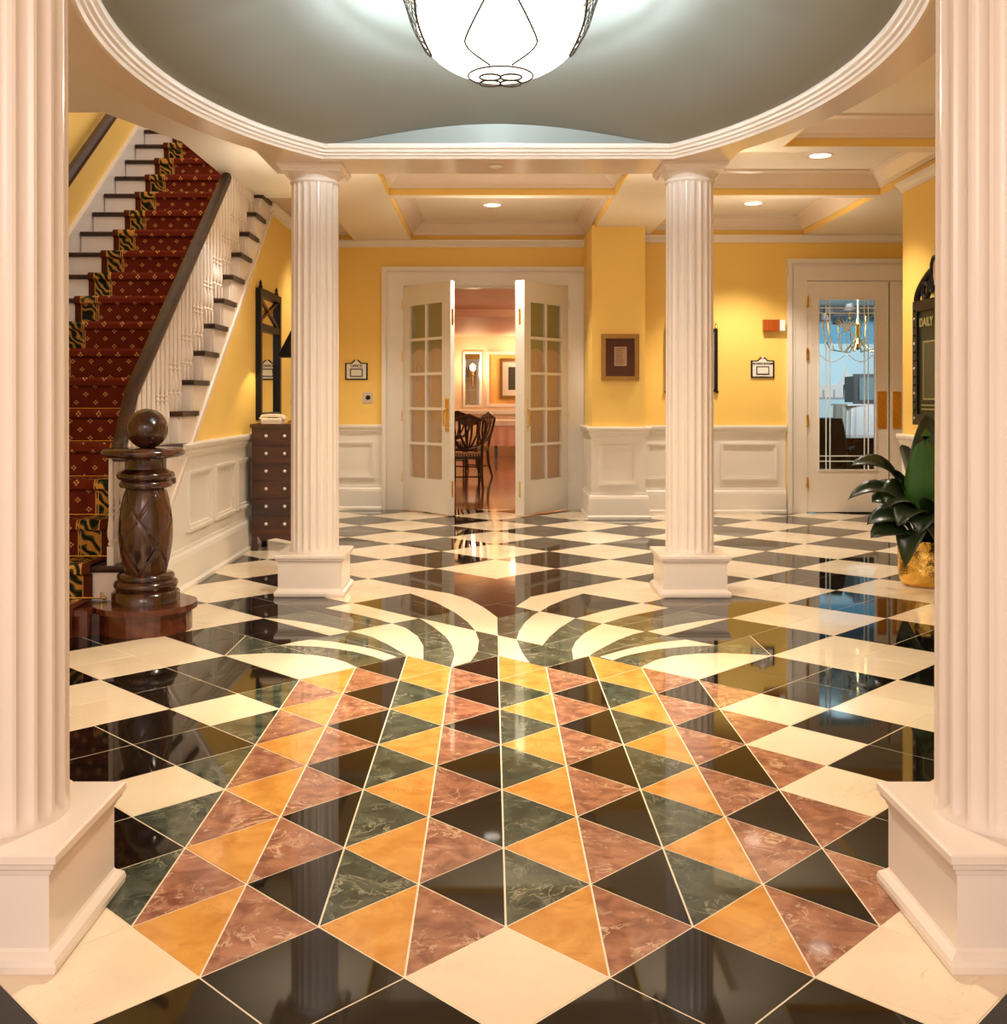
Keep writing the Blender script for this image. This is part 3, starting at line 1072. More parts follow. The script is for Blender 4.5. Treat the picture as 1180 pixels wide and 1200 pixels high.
# carpet runner following the steps
RX_0, RX_1 = -2.99, -2.09
prof = []
for k in range(1, NST + 1):
    y, z = yn(k), zn(k)
    zb_ = zn(k - 1) if k > 1 else 0
    off = .008
    nf = .034 if k > 1 else .012
    prof += [(y - off + (.0 if k > 1 else -.012), zb_ + (.008 if k > 1 else .002)), (y - off + (.0 if k > 1 else -.012), z - .045), (y - nf - .002, z - .03), (y - nf, z - .006), (y - nf + .012, z + .008)]
prof.append((yn(NST) + GO, zn(NST) + .008))
rp = MB()
vv, uvl = [], []
s_ = 0
arcs = [0]
for j in range(1, len(prof)):
    s_ += math.hypot(prof[j][0] - prof[j - 1][0], prof[j][1] - prof[j - 1][1])
    arcs.append(s_)
for j, (y, z) in enumerate(prof):
    vv += [(RX_0, y, z), (RX_1, y, z)]
ff = [(2 * j, 2 * j + 1, 2 * j + 3, 2 * j + 2) for j in range(len(prof) - 1)]
me = bpy.data.meshes.new('carpet_runner')
me.from_pydata(vv, [], ff)
me.materials.append(M['carpet'])
uvn = me.uv_layers.new(name='UVMap')
for lp in me.loops:
    vi_ = lp.vertex_index
    uvn.data[lp.index].uv = (.0 if vi_ % 2 == 0 else .90, arcs[vi_ // 2])
so = bpy.data.objects.new('carpet_runner', me)
COL.objects.link(so)
md = so.modifiers.new('thick', 'SOLIDIFY'); md.thickness = .009; md.offset = 1
runner = tag(so, 'rust red patterned carpet runner with leafy borders laid on the stairs', 'carpet')
for k in range(2, 8):
    y, z = yn(k) - .014, zn(k - 1) + .016
    rd = MB().tube([(RX_0 - .06, y, z), (RX_1 + .06, y, z)], .005, 8)
    rd.ball((RX_0 - .065, y, z), .011, 8, 6).ball((RX_1 + .065, y, z), .011, 8, 6)
    rd.tube([(RX_1 + .05, y - .002, z - .006), (RX_1 + .05, y - .002, z + .03)], .006, 6)
    rd.build('carpet_rod', 'brass', runner, True)

# wall handrail
hr = MB()
pts = [(XS + .10, 5.6, nose(5.6) + .70), (XS + .10, 10.4, nose(10.4) + .70)]
vv = []
for p in pts:
    x, y, z = p
    vv += [(x - .03, y, z - .06), (x + .03, y, z - .06), (x + .04, y, z), (x + .02, y, z + .04), (x - .02, y, z + .04), (x - .04, y, z)]
hr.add(vv, [(k, (k + 1) % 6, 6 + (k + 1) % 6, 6 + k) for k in range(6)] + [tuple(range(6)), tuple(range(11, 5, -1))])
t = thing('wall_handrail', (XS, 5.6, 0), 'dark wooden handrail fixed along the yellow stair wall', 'handrail')
o = hr.build('rail', 'dkwoodx', t); o.location = (-XS, -5.6, 0)
for y in (6.4, 7.7, 8.9, 10.1):
    b = MB().tube([(XS, y, nose(y) + .58), (XS + .07, y, nose(y) + .58), (XS + .10, y, nose(y) + .64)], .012, 8)
    o = b.build('bracket', 'brass', t, True); o.location = (-XS, -5.6, 0)

# ------------------------------------------------------------------ columns
def make_column():
    t = thing('column', (0, 0, 0), 'x', 'column', 'four fluted columns under the dome')
    hw_ = .193
    pl = MB()
    def sq(prof):
        vv = []
        for d, z in prof:
            a = hw_ + d
            vv += [(-a, -a, z), (a, -a, z), (a, a, z), (-a, a, z)]
        m_ = len(prof)
        return MB().add(vv, [(4 * j + k, 4 * j + (k + 1) % 4, 4 * (j + 1) + (k + 1) % 4, 4 * (j + 1) + k) for j in range(m_ - 1) for k in range(4)] + [(3, 2, 1, 0), tuple(4 * (m_ - 1) + k for k in range(4))])
    sq([(.016, 0), (.020, .006), (.022, .02), (.019, .032), (.010, .040), (.004, .044), (0, .050), (0, .205)]).build('plinth', 'white', t)
    sq([(0, .205), (.004, .205), (.006, .215), (.014, .220), (.016, .230), (.022, .234), (.022, .250), (.016, .254)]).build('plinth_cap', 'white', t)
    # fluted shaft
    NF, PER = 20, 12
    NA = NF * PER
    zs = [.254, .262, .275, .29, .5, 1.2, 1.9, ZS - .125, ZS - .112, ZS - .10]
    vv = []
    for z in zs:
        tt = (z - .25) / (ZS - .35)
        r = .149 - .004 * tt
        fl = 0 if (z < .263 or z > ZS - .108) else (1 if .28 < z < ZS - .12 else .6)
        for k in range(NA):
            a = 2 * pi * k / NA
            ph = (k % PER) / PER
            d = 0
            if .14 < ph < .86 or ph in (.14, .86):
                q = (ph - .5) / .36
                d = .0095 * sqrt(max(0, 1 - q * q))
            rr = r - d * fl
            vv.append((rr * cos(a), rr * sin(a), z))
    ff = [(j * NA + k, j * NA + (k + 1) % NA, (j + 1) * NA + (k + 1) % NA, (j + 1) * NA + k) for j in range(len(zs) - 1) for k in range(NA)]
    MB().add(vv, ff).build('fluted_shaft', 'white', t, True, 30)
    MB().lathe([(.144, ZS - .105), (.150, ZS - .10), (.153, ZS - .09), (.150, ZS - .082), (.146, ZS - .08), (.150, ZS - .07), (.168, ZS - .052), (.178, ZS - .045)], n=48).build('capital', 'white', t, True, 40)
    vv = []
    pr = [(.168, ZS - .046), (.180, ZS - .046), (.182, ZS - .032), (.196, ZS - .018), (.200, ZS - .016), (.200, ZS)]
    for a, z in pr:
        vv += [(-a, -a, z), (a, -a, z), (a, a, z), (-a, a, z)]
    m_ = len(pr)
    MB().add(vv, [(4 * j + k, 4 * j + (k + 1) % 4, 4 * (j + 1) + (k + 1) % 4, 4 * (j + 1) + k) for j in range(m_ - 1) for k in range(4)] + [(3, 2, 1, 0), tuple(4 * (m_ - 1) + k for k in range(4))]).build('abacus', 'white', t)
    return t
c0 = make_column()
CPOS = [((-1.098, 6.65), 'white fluted column beside the chest of drawers and stair wall'),
        ((1.231, 6.62), 'white fluted column in front of the yellow wall, between the two doorways'),
        ((-1.118, 2.425), 'large white fluted column in front of the stairs, cut by the picture edge'),
        ((1.168, 2.425), 'large white fluted column hiding part of the plant and directory board')]
for k, ((x, y), lb) in enumerate(CPOS):
    o = c0 if k == 0 else copy_tree(c0)
    o.location = (x, y, 0)
    o['label'] = lb

# ------------------------------------------------------------------ chandelier
ch = thing('chandelier', (CX, CY, 2.56), 'glowing white glass bowl chandelier with bronze scroll ironwork under the dome', 'chandelier')
BH, BR = .25, .358
prof = []
for j in range(25):
    a = pi / 2 * j / 24
    prof.append((max(BR * sin(a), .002), BH * (1 - cos(a))))
prof += [(.352, .29), (.338, .33), (.332, .36)]
MB().lathe(prof, n=56).build('glass_bowl', 'bowl', ch, True, 80)
def bowl_r(z):
    if z >= BH:
        return BR - .03 * (z - BH) / .11
    c_ = 1 - z / BH
    return BR * sqrt(max(0, 1 - c_ * c_))
rimz = .36
rim = MB()
rim.tube([(.345 * cos(2 * pi * k / 64), .345 * sin(2 * pi * k / 64), .36) for k in range(64)], .010, 8, True)
rim.build('bowl_rim', 'iron', ch, True)
# flared lattice panels at the two sides of the bowl, each in a crescent border
def gal_pt(a, z, e=.006):
    r = bowl_r(min(z, BH)) + e + .075 * max(0, (z - .14) / .26) ** 1.4
    return (r * cos(a), r * sin(a), z)
for side in (0, pi):
    gal = MB()
    for k in range(-6, 7):
        for sg in (1, -1):
            pts = []
            for q in range(9):
                z = .12 + .28 * q / 8
                a = k * .11 + sg * (q / 8 - .5) * .5
                if abs(a) < .62 * sqrt((z - .10) / .30):
                    pts.append(gal_pt(side + a, z))
            if len(pts) > 1:
                gal.tube(pts, .0018, 4)
    gal.build('lattice_panel', 'iron', ch)['kind'] = 'stuff'
    bd_ = []
    for q in range(25):
        u_ = -1 + 2 * q / 24
        z = .10 + .30 * u_ * u_
        bd_.append(gal_pt(side + .62 * u_, z, .008))
    MB().tube(bd_, .0055, 6).build('panel_border', 'iron', ch, True)
gr = MB()
gr.tube([gal_pt(2 * pi * k / 64, .40) for k in range(64)], .006, 6, True)
gr.build('gallery_ring', 'iron', ch, True)
# drooping scrolls (pear-shaped loops) on four sides
for qd in (0, 2):
    a0 = -pi / 2 + qd * pi / 2
    for sd in (1, -1):
        pp = []
        for k in range(22):
            t_ = k / 21
            if t_ < .7:
                q = t_ / .7
                z, wdt = .34 - .25 * q, .004 + .143 * q ** 1.25
            else:
                q = (t_ - .7) / .3
                z, wdt = .09 - .07 * q, .147 * cos(q * pi / 2 * .8)
            r = bowl_r(z) + .006
            ang = a0 + sd * math.asin(min(.95, wdt / r))
            pp.append((r * cos(ang), r * sin(ang), z - .004))
        MB().tube(pp, .0042, 6).build('scroll_wire', 'iron', ch, True)
for k in range(4):
    a0 = pi / 4 + k * pi / 2
    pp = [(.062 * cos(a0) + .045 * cos(2 * pi * j / 24), .062 * sin(a0) + .045 * sin(2 * pi * j / 24), -.006) for j in range(24)]
    MB().tube(pp, .0045, 6, True).build('scroll_loop', 'iron', ch, True)
pp = [(.138 * cos(2 * pi * j / 40), .138 * sin(2 * pi * j / 40), .012) for j in range(40)]
MB().tube(pp, .004, 6, True).build('bottom_ring', 'iron', ch, True)
MB().lathe([(.02, .40), (.02, .52), (.07, .53), (.07, .55)], n=16).tube([(-.4, 0, .40), (.4, 0, .40)], .008, 6).tube([(0, -.4, .40), (0, .4, .40)], .008, 6).build('ceiling_stem', 'iron', ch, True)
point('chandelier_uplight', (CX, CY, 2.975), 330, (.82, .97, 1.0), .08)

# ------------------------------------------------------------------ recessed lamps and sprinklers
def downlight(x, y, z, label, pw):
    t = thing('recessed_lamp', (x, y, z), label, 'ceiling light', 'recessed ceiling lamps')
    MB().lathe([(.082, 0), (.082, -.006), (.105, -.008), (.108, 0)], n=28, cap=False).build('trim_ring', 'trimw', t, True)
    MB().lathe([(.080, -.004), (.06, -.006), (.001, -.007)], n=24, cap=False).build('lens', 'lens', t, True)
    spot('recessed_lamp_beam', (x, y, z - .04), pw)
downlight(.01, 10.46, ZC, 'small round recessed lamp glowing in the ceiling before the french doors', 115)
downlight(2.55, 10.37, ZC, 'small round recessed lamp glowing in the ceiling near the board room door', 140)
downlight(2.57, 8.33, ZC, 'round recessed lamp shining nearest the oval moulding, above the plant side', 95)
for (x, y, z, lb) in ((.03, 6.55, ZS, 'tiny pale sprinkler cap on the ring between two columns'), (2.30, 8.05, ZC, 'tiny sprinkler cap on the ceiling near the recessed lamp')):
    t = thing('sprinkler', (x, y, z), lb, 'sprinkler')
    MB().lathe([(.045, 0), (.045, -.006), (.03, -.012), (.012, -.014), (.012, -.02), (.001, -.021)], n=20, cap=False).build('sprinkler_cap', 'trimw', t, True)
    MB().lathe([(.047, 0), (.05, -.003), (.047, -.005)], n=20, cap=False).build('sprinkler_ring', 'silver', t, True)

# ------------------------------------------------------------------ french doors
def french_leaf(name, hx, sgn, ang, label):
    """leaf hinged at x = hx, sgn = +1 reaches right when closed; opens towards the camera"""
    t = bpy.data.objects.new(name, None)
    COL.objects.link(t)
    t.location = (hx, YB + .0, 0)
    t.rotation_euler = (0, 0, -sgn * ang)
    struct(t, label)
    L, T = .88, .05
    H0, H1 = .012, 2.40
    g0, g1 = .13, L - .15
    z0, z1 = .36, 2.19
    def X(a): return sgn * a
    mb = MB()
    mb.box(X(0), X(g0), -T / 2, T / 2, H0, H1).box(X(g1), X(L), -T / 2, T / 2, H0, H1)
    mb.box(X(g0), X(g1), -T / 2, T / 2, H0, z0).box(X(g0), X(g1), -T / 2, T / 2, z1, H1)
    mb.build('leaf_frame', 'trimw', t)
    mu = .028
    vm = (g0 + g1) / 2
    MB().box(X(vm - mu / 2), X(vm + mu / 2), -T / 2 + .004, T / 2 - .004, z0, z1).build('glazing_bar', 'trimw', t)
    rows = 5
    rh = (z1 - z0) / rows
    for k in range(1, rows):
        MB().box(X(g0), X(g1), -T / 2 + .003, T / 2 - .003, z0 + k * rh - mu / 2, z0 + k * rh + mu / 2).build('glazing_bar', 'trimw', t)
    for k in range(rows):
        for c in range(2):
            a, b = (g0, vm - mu / 2) if c == 0 else (vm + mu / 2, g1)
            za = z0 + k * rh + (mu / 2 if k else 0)
            zb2 = z0 + (k + 1) * rh - (mu / 2 if k < rows - 1 else 0)
            MB().box(X(a), X(b), -.003, .003, za, zb2).build('pane', 'glass', t)
    # gathered curtain on the far face of the panes and a scalloped valance
    cv = MB()
    NX_ = 40
    vv = []
    for k in range(NX_ + 1):
        x = X(g0 + (g1 - g0) * k / NX_)
        yy = .016 + .004 * sin(k * 1.9)
        vv += [(x, yy, z0), (x, yy, z1)]
    cv.add(vv, [(2 * k, 2 * k + 2, 2 * k + 3, 2 * k + 1) for k in range(NX_)]).build('curtain', 'curtain', t, True, 80)
    vl = MB()
    vv = []
    for k in range(NX_ + 1):
        u_ = k / NX_
        x = X(g0 + (g1 - g0) * u_)
        vv += [(x, .010, z1 - rh * 1.42 + .05 * abs(sin(pi * 2 * u_)) - (.05 if 0 else 0)), (x, .010, z1)]
    vl.add(vv, [(2 * k, 2 * k + 2, 2 * k + 3, 2 * k + 1) for k in range(NX_)]).build('valance', 'valance', t)
    # handle plate
    hp = MB().box(X(L - .085), X(L - .02), -T / 2 - .006, -T / 2, .86, 1.20).build('handle_plate', 'brass', t)
    MB().tube([(X(L - .05), -T / 2 - .005, .90), (X(L - .05), -T / 2 - .05, .93), (X(L - .05), -T / 2 - .055, 1.0), (X(L - .05), -T / 2 - .05, 1.07), (X(L - .05), -T / 2 - .005, 1.10)], .010, 8).build('pull', 'brass', hp, True)
    for z in (.30, .95, 1.60, 2.15):
        MB().lathe([(.012, z), (.014, z + .01), (.014, z + .11), (.012, z + .12)], (X(-.006), -T / 2 - .008, 0), 10).build('hinge', 'brass', t, True)
    if sgn < 0:
        MB().box(X(L - .04), X(L + .012), -T / 2 - .03, T / 2 + .03, H0, H1).build('astragal', 'trimw', t)
    for z in (.2, 1.95):
        MB().box(X(L), X(L + .014 if sgn < 0 else L + .002), -.012, .012, z, z + .16).build('edge_bolt', 'brass', t)
    return t
french_leaf('door_1', DX0 + .02, 1, R(52), 'white french door leaf standing open beside the left casing')
french_leaf('door_2', DX1 - .02, -1, R(54), 'white french door leaf standing open beside the pier')

# ------------------------------------------------------------------ glazed board room doors
def glazed_leaf(name, x0, x1, hinge_left, label):
    t = bpy.data.objects.new(name, None)
    COL.objects.link(t)
    t.location = ((x0 + x1) / 2, YR + .005, 0)
    struct(t, label)
    W_ = (x1 - x0) / 2 - .008
    g0, g1 = -W_ + .125, W_ - .138
    if not hinge_left:
        g0, g1 = -g1, -g0
    z0, z1 = .457, 2.235
    T = .05
    MB().box(-W_, g0, -T / 2, T / 2, .012, RDZ - .01).box(g1, W_, -T / 2, T / 2, .012, RDZ - .01).box(g0, g1, -T / 2, T / 2, .012, z0).box(g0, g1, -T / 2, T / 2, z1, RDZ - .01).build('leaf_frame', 'trimw', t)
    mb = MB()
    moulded_frame(mb, 'y', -T / 2, -1, g0 - .012, g1 + .012, z0 - .012, z1 + .012, .014, .010)
    mb.build('glazing_bead', 'trimw', t)
    MB().box(g0, g1, -.004, .004, z0, z1).build('pane', 'glass', t)
    gw = g1 - g0
    for a in (.135, .205):
        for s2 in (0, 1):
            x = g0 + a * gw if s2 == 0 else g1 - (a - .02) * gw
            MB().box(x - .006, x + .006, -.007, -.0045, z0, z1).build('etched_line', 'etch', t)
    for dz in (.085, .14):
        MB().box(g0, g1, -.0075, -.0045, z1 - dz - .005, z1 - dz + .005).build('etched_line', 'etch', t)
        MB().box(g0, g1, -.0075, -.0045, z0 + dz - .005, z0 + dz + .005).build('etched_line', 'etch', t)
    # etched pineapple with scrolls
    cx, cz = (g0 + g1) / 2, z1 - .42
    pa = MB()
    yv = -.006
    for k in range(-4, 5):
        a = k * .27
        pa.tube([(cx, yv, cz + .08), (cx + .05 * sin(a), yv, cz + .15), (cx + .17 * sin(a), yv, cz + .10 + .13 * cos(a))], [.008, .009, .002], 5)
    pa.tube([(cx + .085 * cos(2 * pi * j / 28), yv, cz - .02 + .115 * sin(2 * pi * j / 28)) for j in range(28)], .006, 5, True)
    for k in (-1, 0, 1):
        pa.tube([(cx + k * .045, yv, cz - .10), (cx + k * .055, yv, cz + .06)], .004, 4)
    for sd in (1, -1):
        pa.tube([(cx + sd * (.02 + .26 * j / 14), yv, cz - .16 - .07 * sin(pi * j / 14)) for j in range(15)], .005, 5)
        pa.tube([(cx + sd * (.19 + .045 * cos(2 * pi * j / 20)), yv, cz - .06 + .06 * sin(2 * pi * j / 20)) for j in range(20)], .004, 5, True)
    pa.build('etched_pineapple', 'etch', t)
    xs_ = W_ - .07 if hinge_left else -W_ + .07
    hp = MB().box(xs_ - .045, xs_ + .045, -T / 2 - .007, -T / 2, .885, 1.275).build('push_plate', 'brass', t)
    for z in (.93, 1.0, 1.07, 1.14, 1.21):
        MB().tube([(xs_ + .026 * cos(2 * pi * j / 14), -T / 2 - .008, z + .028 * sin(2 * pi * j / 14)) for j in range(14)], .005, 5, True).build('plate_ornament', 'brass', hp, True)
    if hinge_left:
        MB().box(W_ - .02, W_ + .030, T / 2 + .001, T / 2 + .016, .012, RDZ - .01).build('astragal', 'dkwood', t)  # dark strip added behind the gap so it shows as a dark line
    hx = -W_ - .002 if hinge_left else W_ + .002
    for z in (.25, .90, 1.60, 2.15):
        MB().lathe([(.012, z), (.014, z + .01), (.014, z + .12), (.012, z + .13)], (hx, -T / 2 - .012, 0), 10).build('hinge', 'brass', t, True)
    return t
glazed_leaf('door_3', RD0, (RD0 + RD1) / 2, True, 'white board room door with clear glass and etched pineapple')
glazed_leaf('door_4', (RD0 + RD1) / 2, RD1, False, 'second board room door leaf mostly hidden by the side wall')

# ------------------------------------------------------------------ plaques, switch, alarm, picture
def plaque(x, z, y, txt, label, sz):
    t = thing('wall_plaque', (x, y, z), label, 'sign', 'room name plaques')
    W_, H_ = .122, .098
    ol = [(-W_, -H_), (W_, -H_), (W_, H_ - .015), (W_ * .45, H_ - .012), (.02, H_ + .022), (-.02, H_ + .022), (-W_ * .45, H_ - .012), (-W_, H_ - .015)]
    MB().prism_axis([(a, b) for a, b in ol], -.014, 0, 'y').build('plaque_border', 'blackp', t)
    s2 = [(a * .865, b * .86) for a, b in ol]
    MB().prism_axis(s2, -.017, -.010, 'y').build('plaque_face', 'signw', t)
    MB().box(-.068, .068, -.021, -.016, -.066, .022).build('insert_frame', 'blackp', t)
    MB().box(-.057, .057, -.024, -.020, -.055, .011).build('insert_card', 'signw', t)
    MB().ball((0, -.014, H_ + .012), .012, 10, 8).build('finial', 'signw', t, True)
    text_mesh('lettering', txt, sz, 'blackp', t, (0, -.0185, .050), (R(90), 0, 0), .0008, bold=.001)
plaque(-1.456, 1.50, YB, 'OFFICE', 'white plaque reading OFFICE with black border on the yellow wall', .040)
plaque(2.845, 1.515, YR, 'BOARD ROOM', 'white plaque reading BOARD ROOM beside the glazed door', .031)
t = thing('key_switch', (-1.335, YB, 1.21), 'square metal key switch plate below the OFFICE plaque', 'switch')
MB().box(-.055, .055, -.008, 0, -.058, .058).build('plate', 'silver', t)
MB().lathe([(.026, 0), (.026, .012), (.016, .014), (.001, .015)], n=16).build('key_barrel', 'blackp', t, True)
k_ = [c for c in ALLKIDS(t) if c.name.startswith('key_barrel')][0]
k_.rotation_euler = (R(90), 0, 0)
k_.location = (.005, -.006, 0)
t = thing('fire_alarm', (2.945, YR, 1.965), 'orange-red fire alarm strobe beside the board room door casing', 'alarm')
MB().box(-.10, .07, -.05, 0, -.06, .06).build('housing', 'red_alarm', t)
for k in range(4):
    MB().box(-.092 + k * .035, -.078 + k * .035, -.056, -.05, -.05, .05).build('grille_bar', 'red_alarm', t)
MB().box(.07, .125, -.055, 0, -.055, .055).build('strobe_lens', 'etch', t)

t = thing('framed_document', ((PX0 + PX1) / 2 + .055 - .04, YP, 1.61), 'gold framed brown document hanging on the yellow pier', 'picture')
W_, H_ = .188, .232
mb = MB()
moulded_frame(mb, 'y', 0, -1, -W_, W_, -H_, H_, .03, .035)
mb.build('frame', 'gold', t)
mb = MB()
moulded_frame(mb, 'y', 0, -1, -W_ + .026, W_ - .026, -H_ + .026, H_ - .026, .018, .022)
mb.build('inner_frame', 'gold', t)
MB().box(-W_ + .03, W_ - .03, -.008, -.001, -H_ + .03, H_ - .03).build('mat_board', 'brownmat', t)
MB().box(-.058, .066, -.011, -.007, -.085, .105).build('document', 'paper', t)
for k in range(9):
    MB().box(-.045, .05 - random.random() * .03, -.0125, -.0105, .085 - k * .019, .090 - k * .019).build('text_line', 'brownmat', t)

# tall dark framed mirror behind the column
t = thing('hall_mirror', (2.10, YR, 1.60), 'dark framed wall mirror mostly hidden behind the column in the hall', 'mirror')
W_, H_ = .272, .33
mb = MB()
moulded_frame(mb, 'y', 0, -1, -W_, W_, -H_, H_, .035, .03)
mb.build('frame', 'blackp', t)
MB().box(-W_ + .03, W_ - .03, -.012, -.002, -H_ + .03, H_ - .03).build('mirror_glass', 'mirror', t)
for s2 in (-1, 1):
    MB().lathe([(.012, 0), (.016, .02), (.008, .035), (.014, .05), (.002, .07)], (s2 * (W_ - .015), -.015, H_), 10).build('finial', 'brass', t, True)
    MB().ball((s2 * (W_ - .006), -.02, -H_), .018, 10, 8).build('corner_knob', 'blackp', t, True)

# ------------------------------------------------------------------ chest, telephone, lamp, mirror
CHX0, CHX1, CHY0, CHY1, CHZ = -1.885, -1.505, 8.40, 8.80, 1.0
t = thing('chest_of_drawers', ((CHX0 + CHX1) / 2, (CHY0 + CHY1) / 2, 0), 'tall narrow mahogany chest of drawers with white knobs against the stair wall', 'chest')
a, b_ = (CHX1 - CHX0) / 2, (CHY1 - CHY0) / 2
MB().box(-a, a, -b_, b_, .12, CHZ - .03).build('body', 'chest', t)
MB().box(-a - .012, a + .012, -b_ - .014, b_, CHZ - .03, CHZ).build('top', 'chest', t)
rh = (CHZ - .03 - .14) / 6
for k in range(6):
    z = .145 + k * rh
    d = MB().box(-a + .015, a - .015, -b_ - .010, -b_ + .002, z, z + rh - .012).build('drawer', 'chest', t)
    for s2 in (-1, 1):
        MB().ball((s2 * .073, -b_ - .020, z + rh / 2), .013, 10, 8).build('knob', 'signw', d, True)
for sx in (-1, 1):
    for sy in (-1, 1):
        MB().box(sx * a, sx * (a - .045), sy * b_, sy * (b_ - .045), 0, .12).build('leg', 'chest', t)
MB().prism_axis([(-a + .045, .12), (-a + .07, .075), (0, .10), (a - .07, .075), (a - .045, .12)], -b_, -b_ + .015, 'y').build('apron', 'chest', t)

t = thing('telephone', (-1.74, 8.50, CHZ), 'cream desk telephone on the tall chest of drawers', 'telephone')
t.scale = (.72, .72, .72)
MB().prism_axis([(-.10, 0), (.10, 0), (.10, .03), (-.06, .06), (-.10, .05)], -.11, .11, 'x').build('base', 'phone', t)
MB().tube([(-.135, .0, .045), (-.11, 0, .075), (-.05, 0, .088), (.05, 0, .088), (.11, 0, .075), (.135, 0, .045)], [.024, .028, .02, .02, .028, .024], 10).build('handset', 'phone', t, True)
for r_ in range(3):
    for c in range(3):
        MB().box(-.03 + c * .025, -.014 + c * .025, -.09 + r_ * .02, -.078 + r_ * .02, .03, .042 + r_ * .004).build('key', 'signw', t)

t = thing('table_lamp', (-1.59, 8.70, CHZ), 'table lamp with a black cone shade behind the column', 'lamp')
MB().lathe([(.07, 0), (.07, .015), (.03, .03), (.018, .06), (.04, .12), (.045, .18), (.02, .26), (.012, .30), (.012, .56)], n=20).build('base', 'brass', t, True)
MB().lathe([(.155, .535), (.045, .75)], n=28, cap=False).build('shade', 'blackshade', t, True)
point('table_lamp_bulb', (-1.59, 8.70, CHZ + .62), 22, (1, .82, .48), .03)
MB().ball((0, 0, .60), .028, 12, 8).build('bulb', 'flame', t, True)

t = thing('wall_mirror', (XL, 9.26, 1.57), 'dark framed mirror with crossed gilt rods hanging above the chest', 'mirror')
L_, H_ = .43, .55
mb = MB()
moulded_frame(mb, 'x', 0, 1, -L_, L_, -H_, H_, .06, .045)
mb.box(0, .040, -L_ + .06, L_ - .06, .20, .26)
mb.build('frame', 'blackp', t)
MB().box(.002, .012, -L_ + .05, L_ - .05, -H_ + .05, .21).build('mirror_glass', 'mirror', t)
MB().box(.002, .012, -L_ + .05, L_ - .05, .25, H_ - .05).build('upper_panel', 'mirror', t)
for s2 in (-1, 1):
    MB().tube([(.022, -L_ + .06, .38 - s2 * .11), (.022, L_ - .06, .38 + s2 * .11)], .010, 8).build('crossed_rod', 'gold', t, True)
    MB().lathe([(.014, 0), (.018, .02), (.010, .03), (.014, .05), (.002, .075)], (.02, s2 * (L_ - .10), H_), 10).build('finial', 'blackp', t, True)
MB().ball((.028, 0, .38), .028, 12, 8).build('rosette', 'gold', t, True)

# ------------------------------------------------------------------ directory board
t = thing('directory_board', (XR, 7.72, 1.0), 'dark green directory board reading DAILY with carved arched top', 'sign')
L_, zt_ = .47, .94
mb = MB()
moulded_frame(mb, 'x', 0, -1, -L_, L_, 0, zt_, .08, .045)
mb.build('frame', 'blackp', t)
for k in range(14):
    for s2 in (-1, 1):
        MB().ball((-.047, s2 * (L_ - .040), .05 + k * .063), .011, 8, 6).build('frame_bead', 'silver' if k % 3 == 0 else 'blackp', t, True)
MB().box(-.03, -.002, -L_ + .08, L_ - .08, .08, zt_ - .08).build('board', 'sign_green', t)
MB().box(-.036, -.03, -.28, .28, .20, .62).build('notice_panel', 'sign_panel', t)
mb = MB()
moulded_frame(mb, 'x', -.03, -1, -.29, .29, .19, .63, .012, .008)
mb.build('panel_border', 'goldletter', t)
# carved arch: two scrolls rising to a central tab
for s2 in (-1, 1):
    ar = MB()
    ar.tube([(-.035, s2 * (L_ - .06 - .30 * smoothstep(j / 12)), zt_ + .21 * sin(pi / 2 * j / 12)) for j in range(13)], .026, 8)
    ar.tube([(-.035, s2 * (.24 + .055 * cos(2 * pi * j / 18)), zt_ + .065 + .055 * sin(2 * pi * j / 18)) for j in range(18)], .018, 8, True)
    ar.tube([(-.035, s2 * (.13 + .035 * cos(2 * pi * j / 18)), zt_ + .10 + .05 * sin(2 * pi * j / 18)) for j in range(18)], .014, 8, True)
    ar.build('carved_arch', 'blackp', t, True)
ar = MB()
ar.tube([(-.035, a_, b2) for a_, b2 in ((-.12, zt_ + .08), (-.12, zt_ + .25), (-.09, zt_ + .29), (.09, zt_ + .29), (.12, zt_ + .25), (.12, zt_ + .08))], .022, 8)
ar.build('crest', 'blackp', t, True)
MB().box(-.04, -.02, -.10, .10, zt_ + .09, zt_ + .27).build('crest_panel', 'paper', t)
text_mesh('lettering', 'DAILY', .088, 'goldletter', t, (-.033, .245, .77), (R(90), 0, R(-90)), .001, bold=.003)
for k in range(2):
    MB().box(-.034, -.03, .02, .33, .115 + k * .03, .125 + k * .03).build('small_text_line', 'goldletter', t)

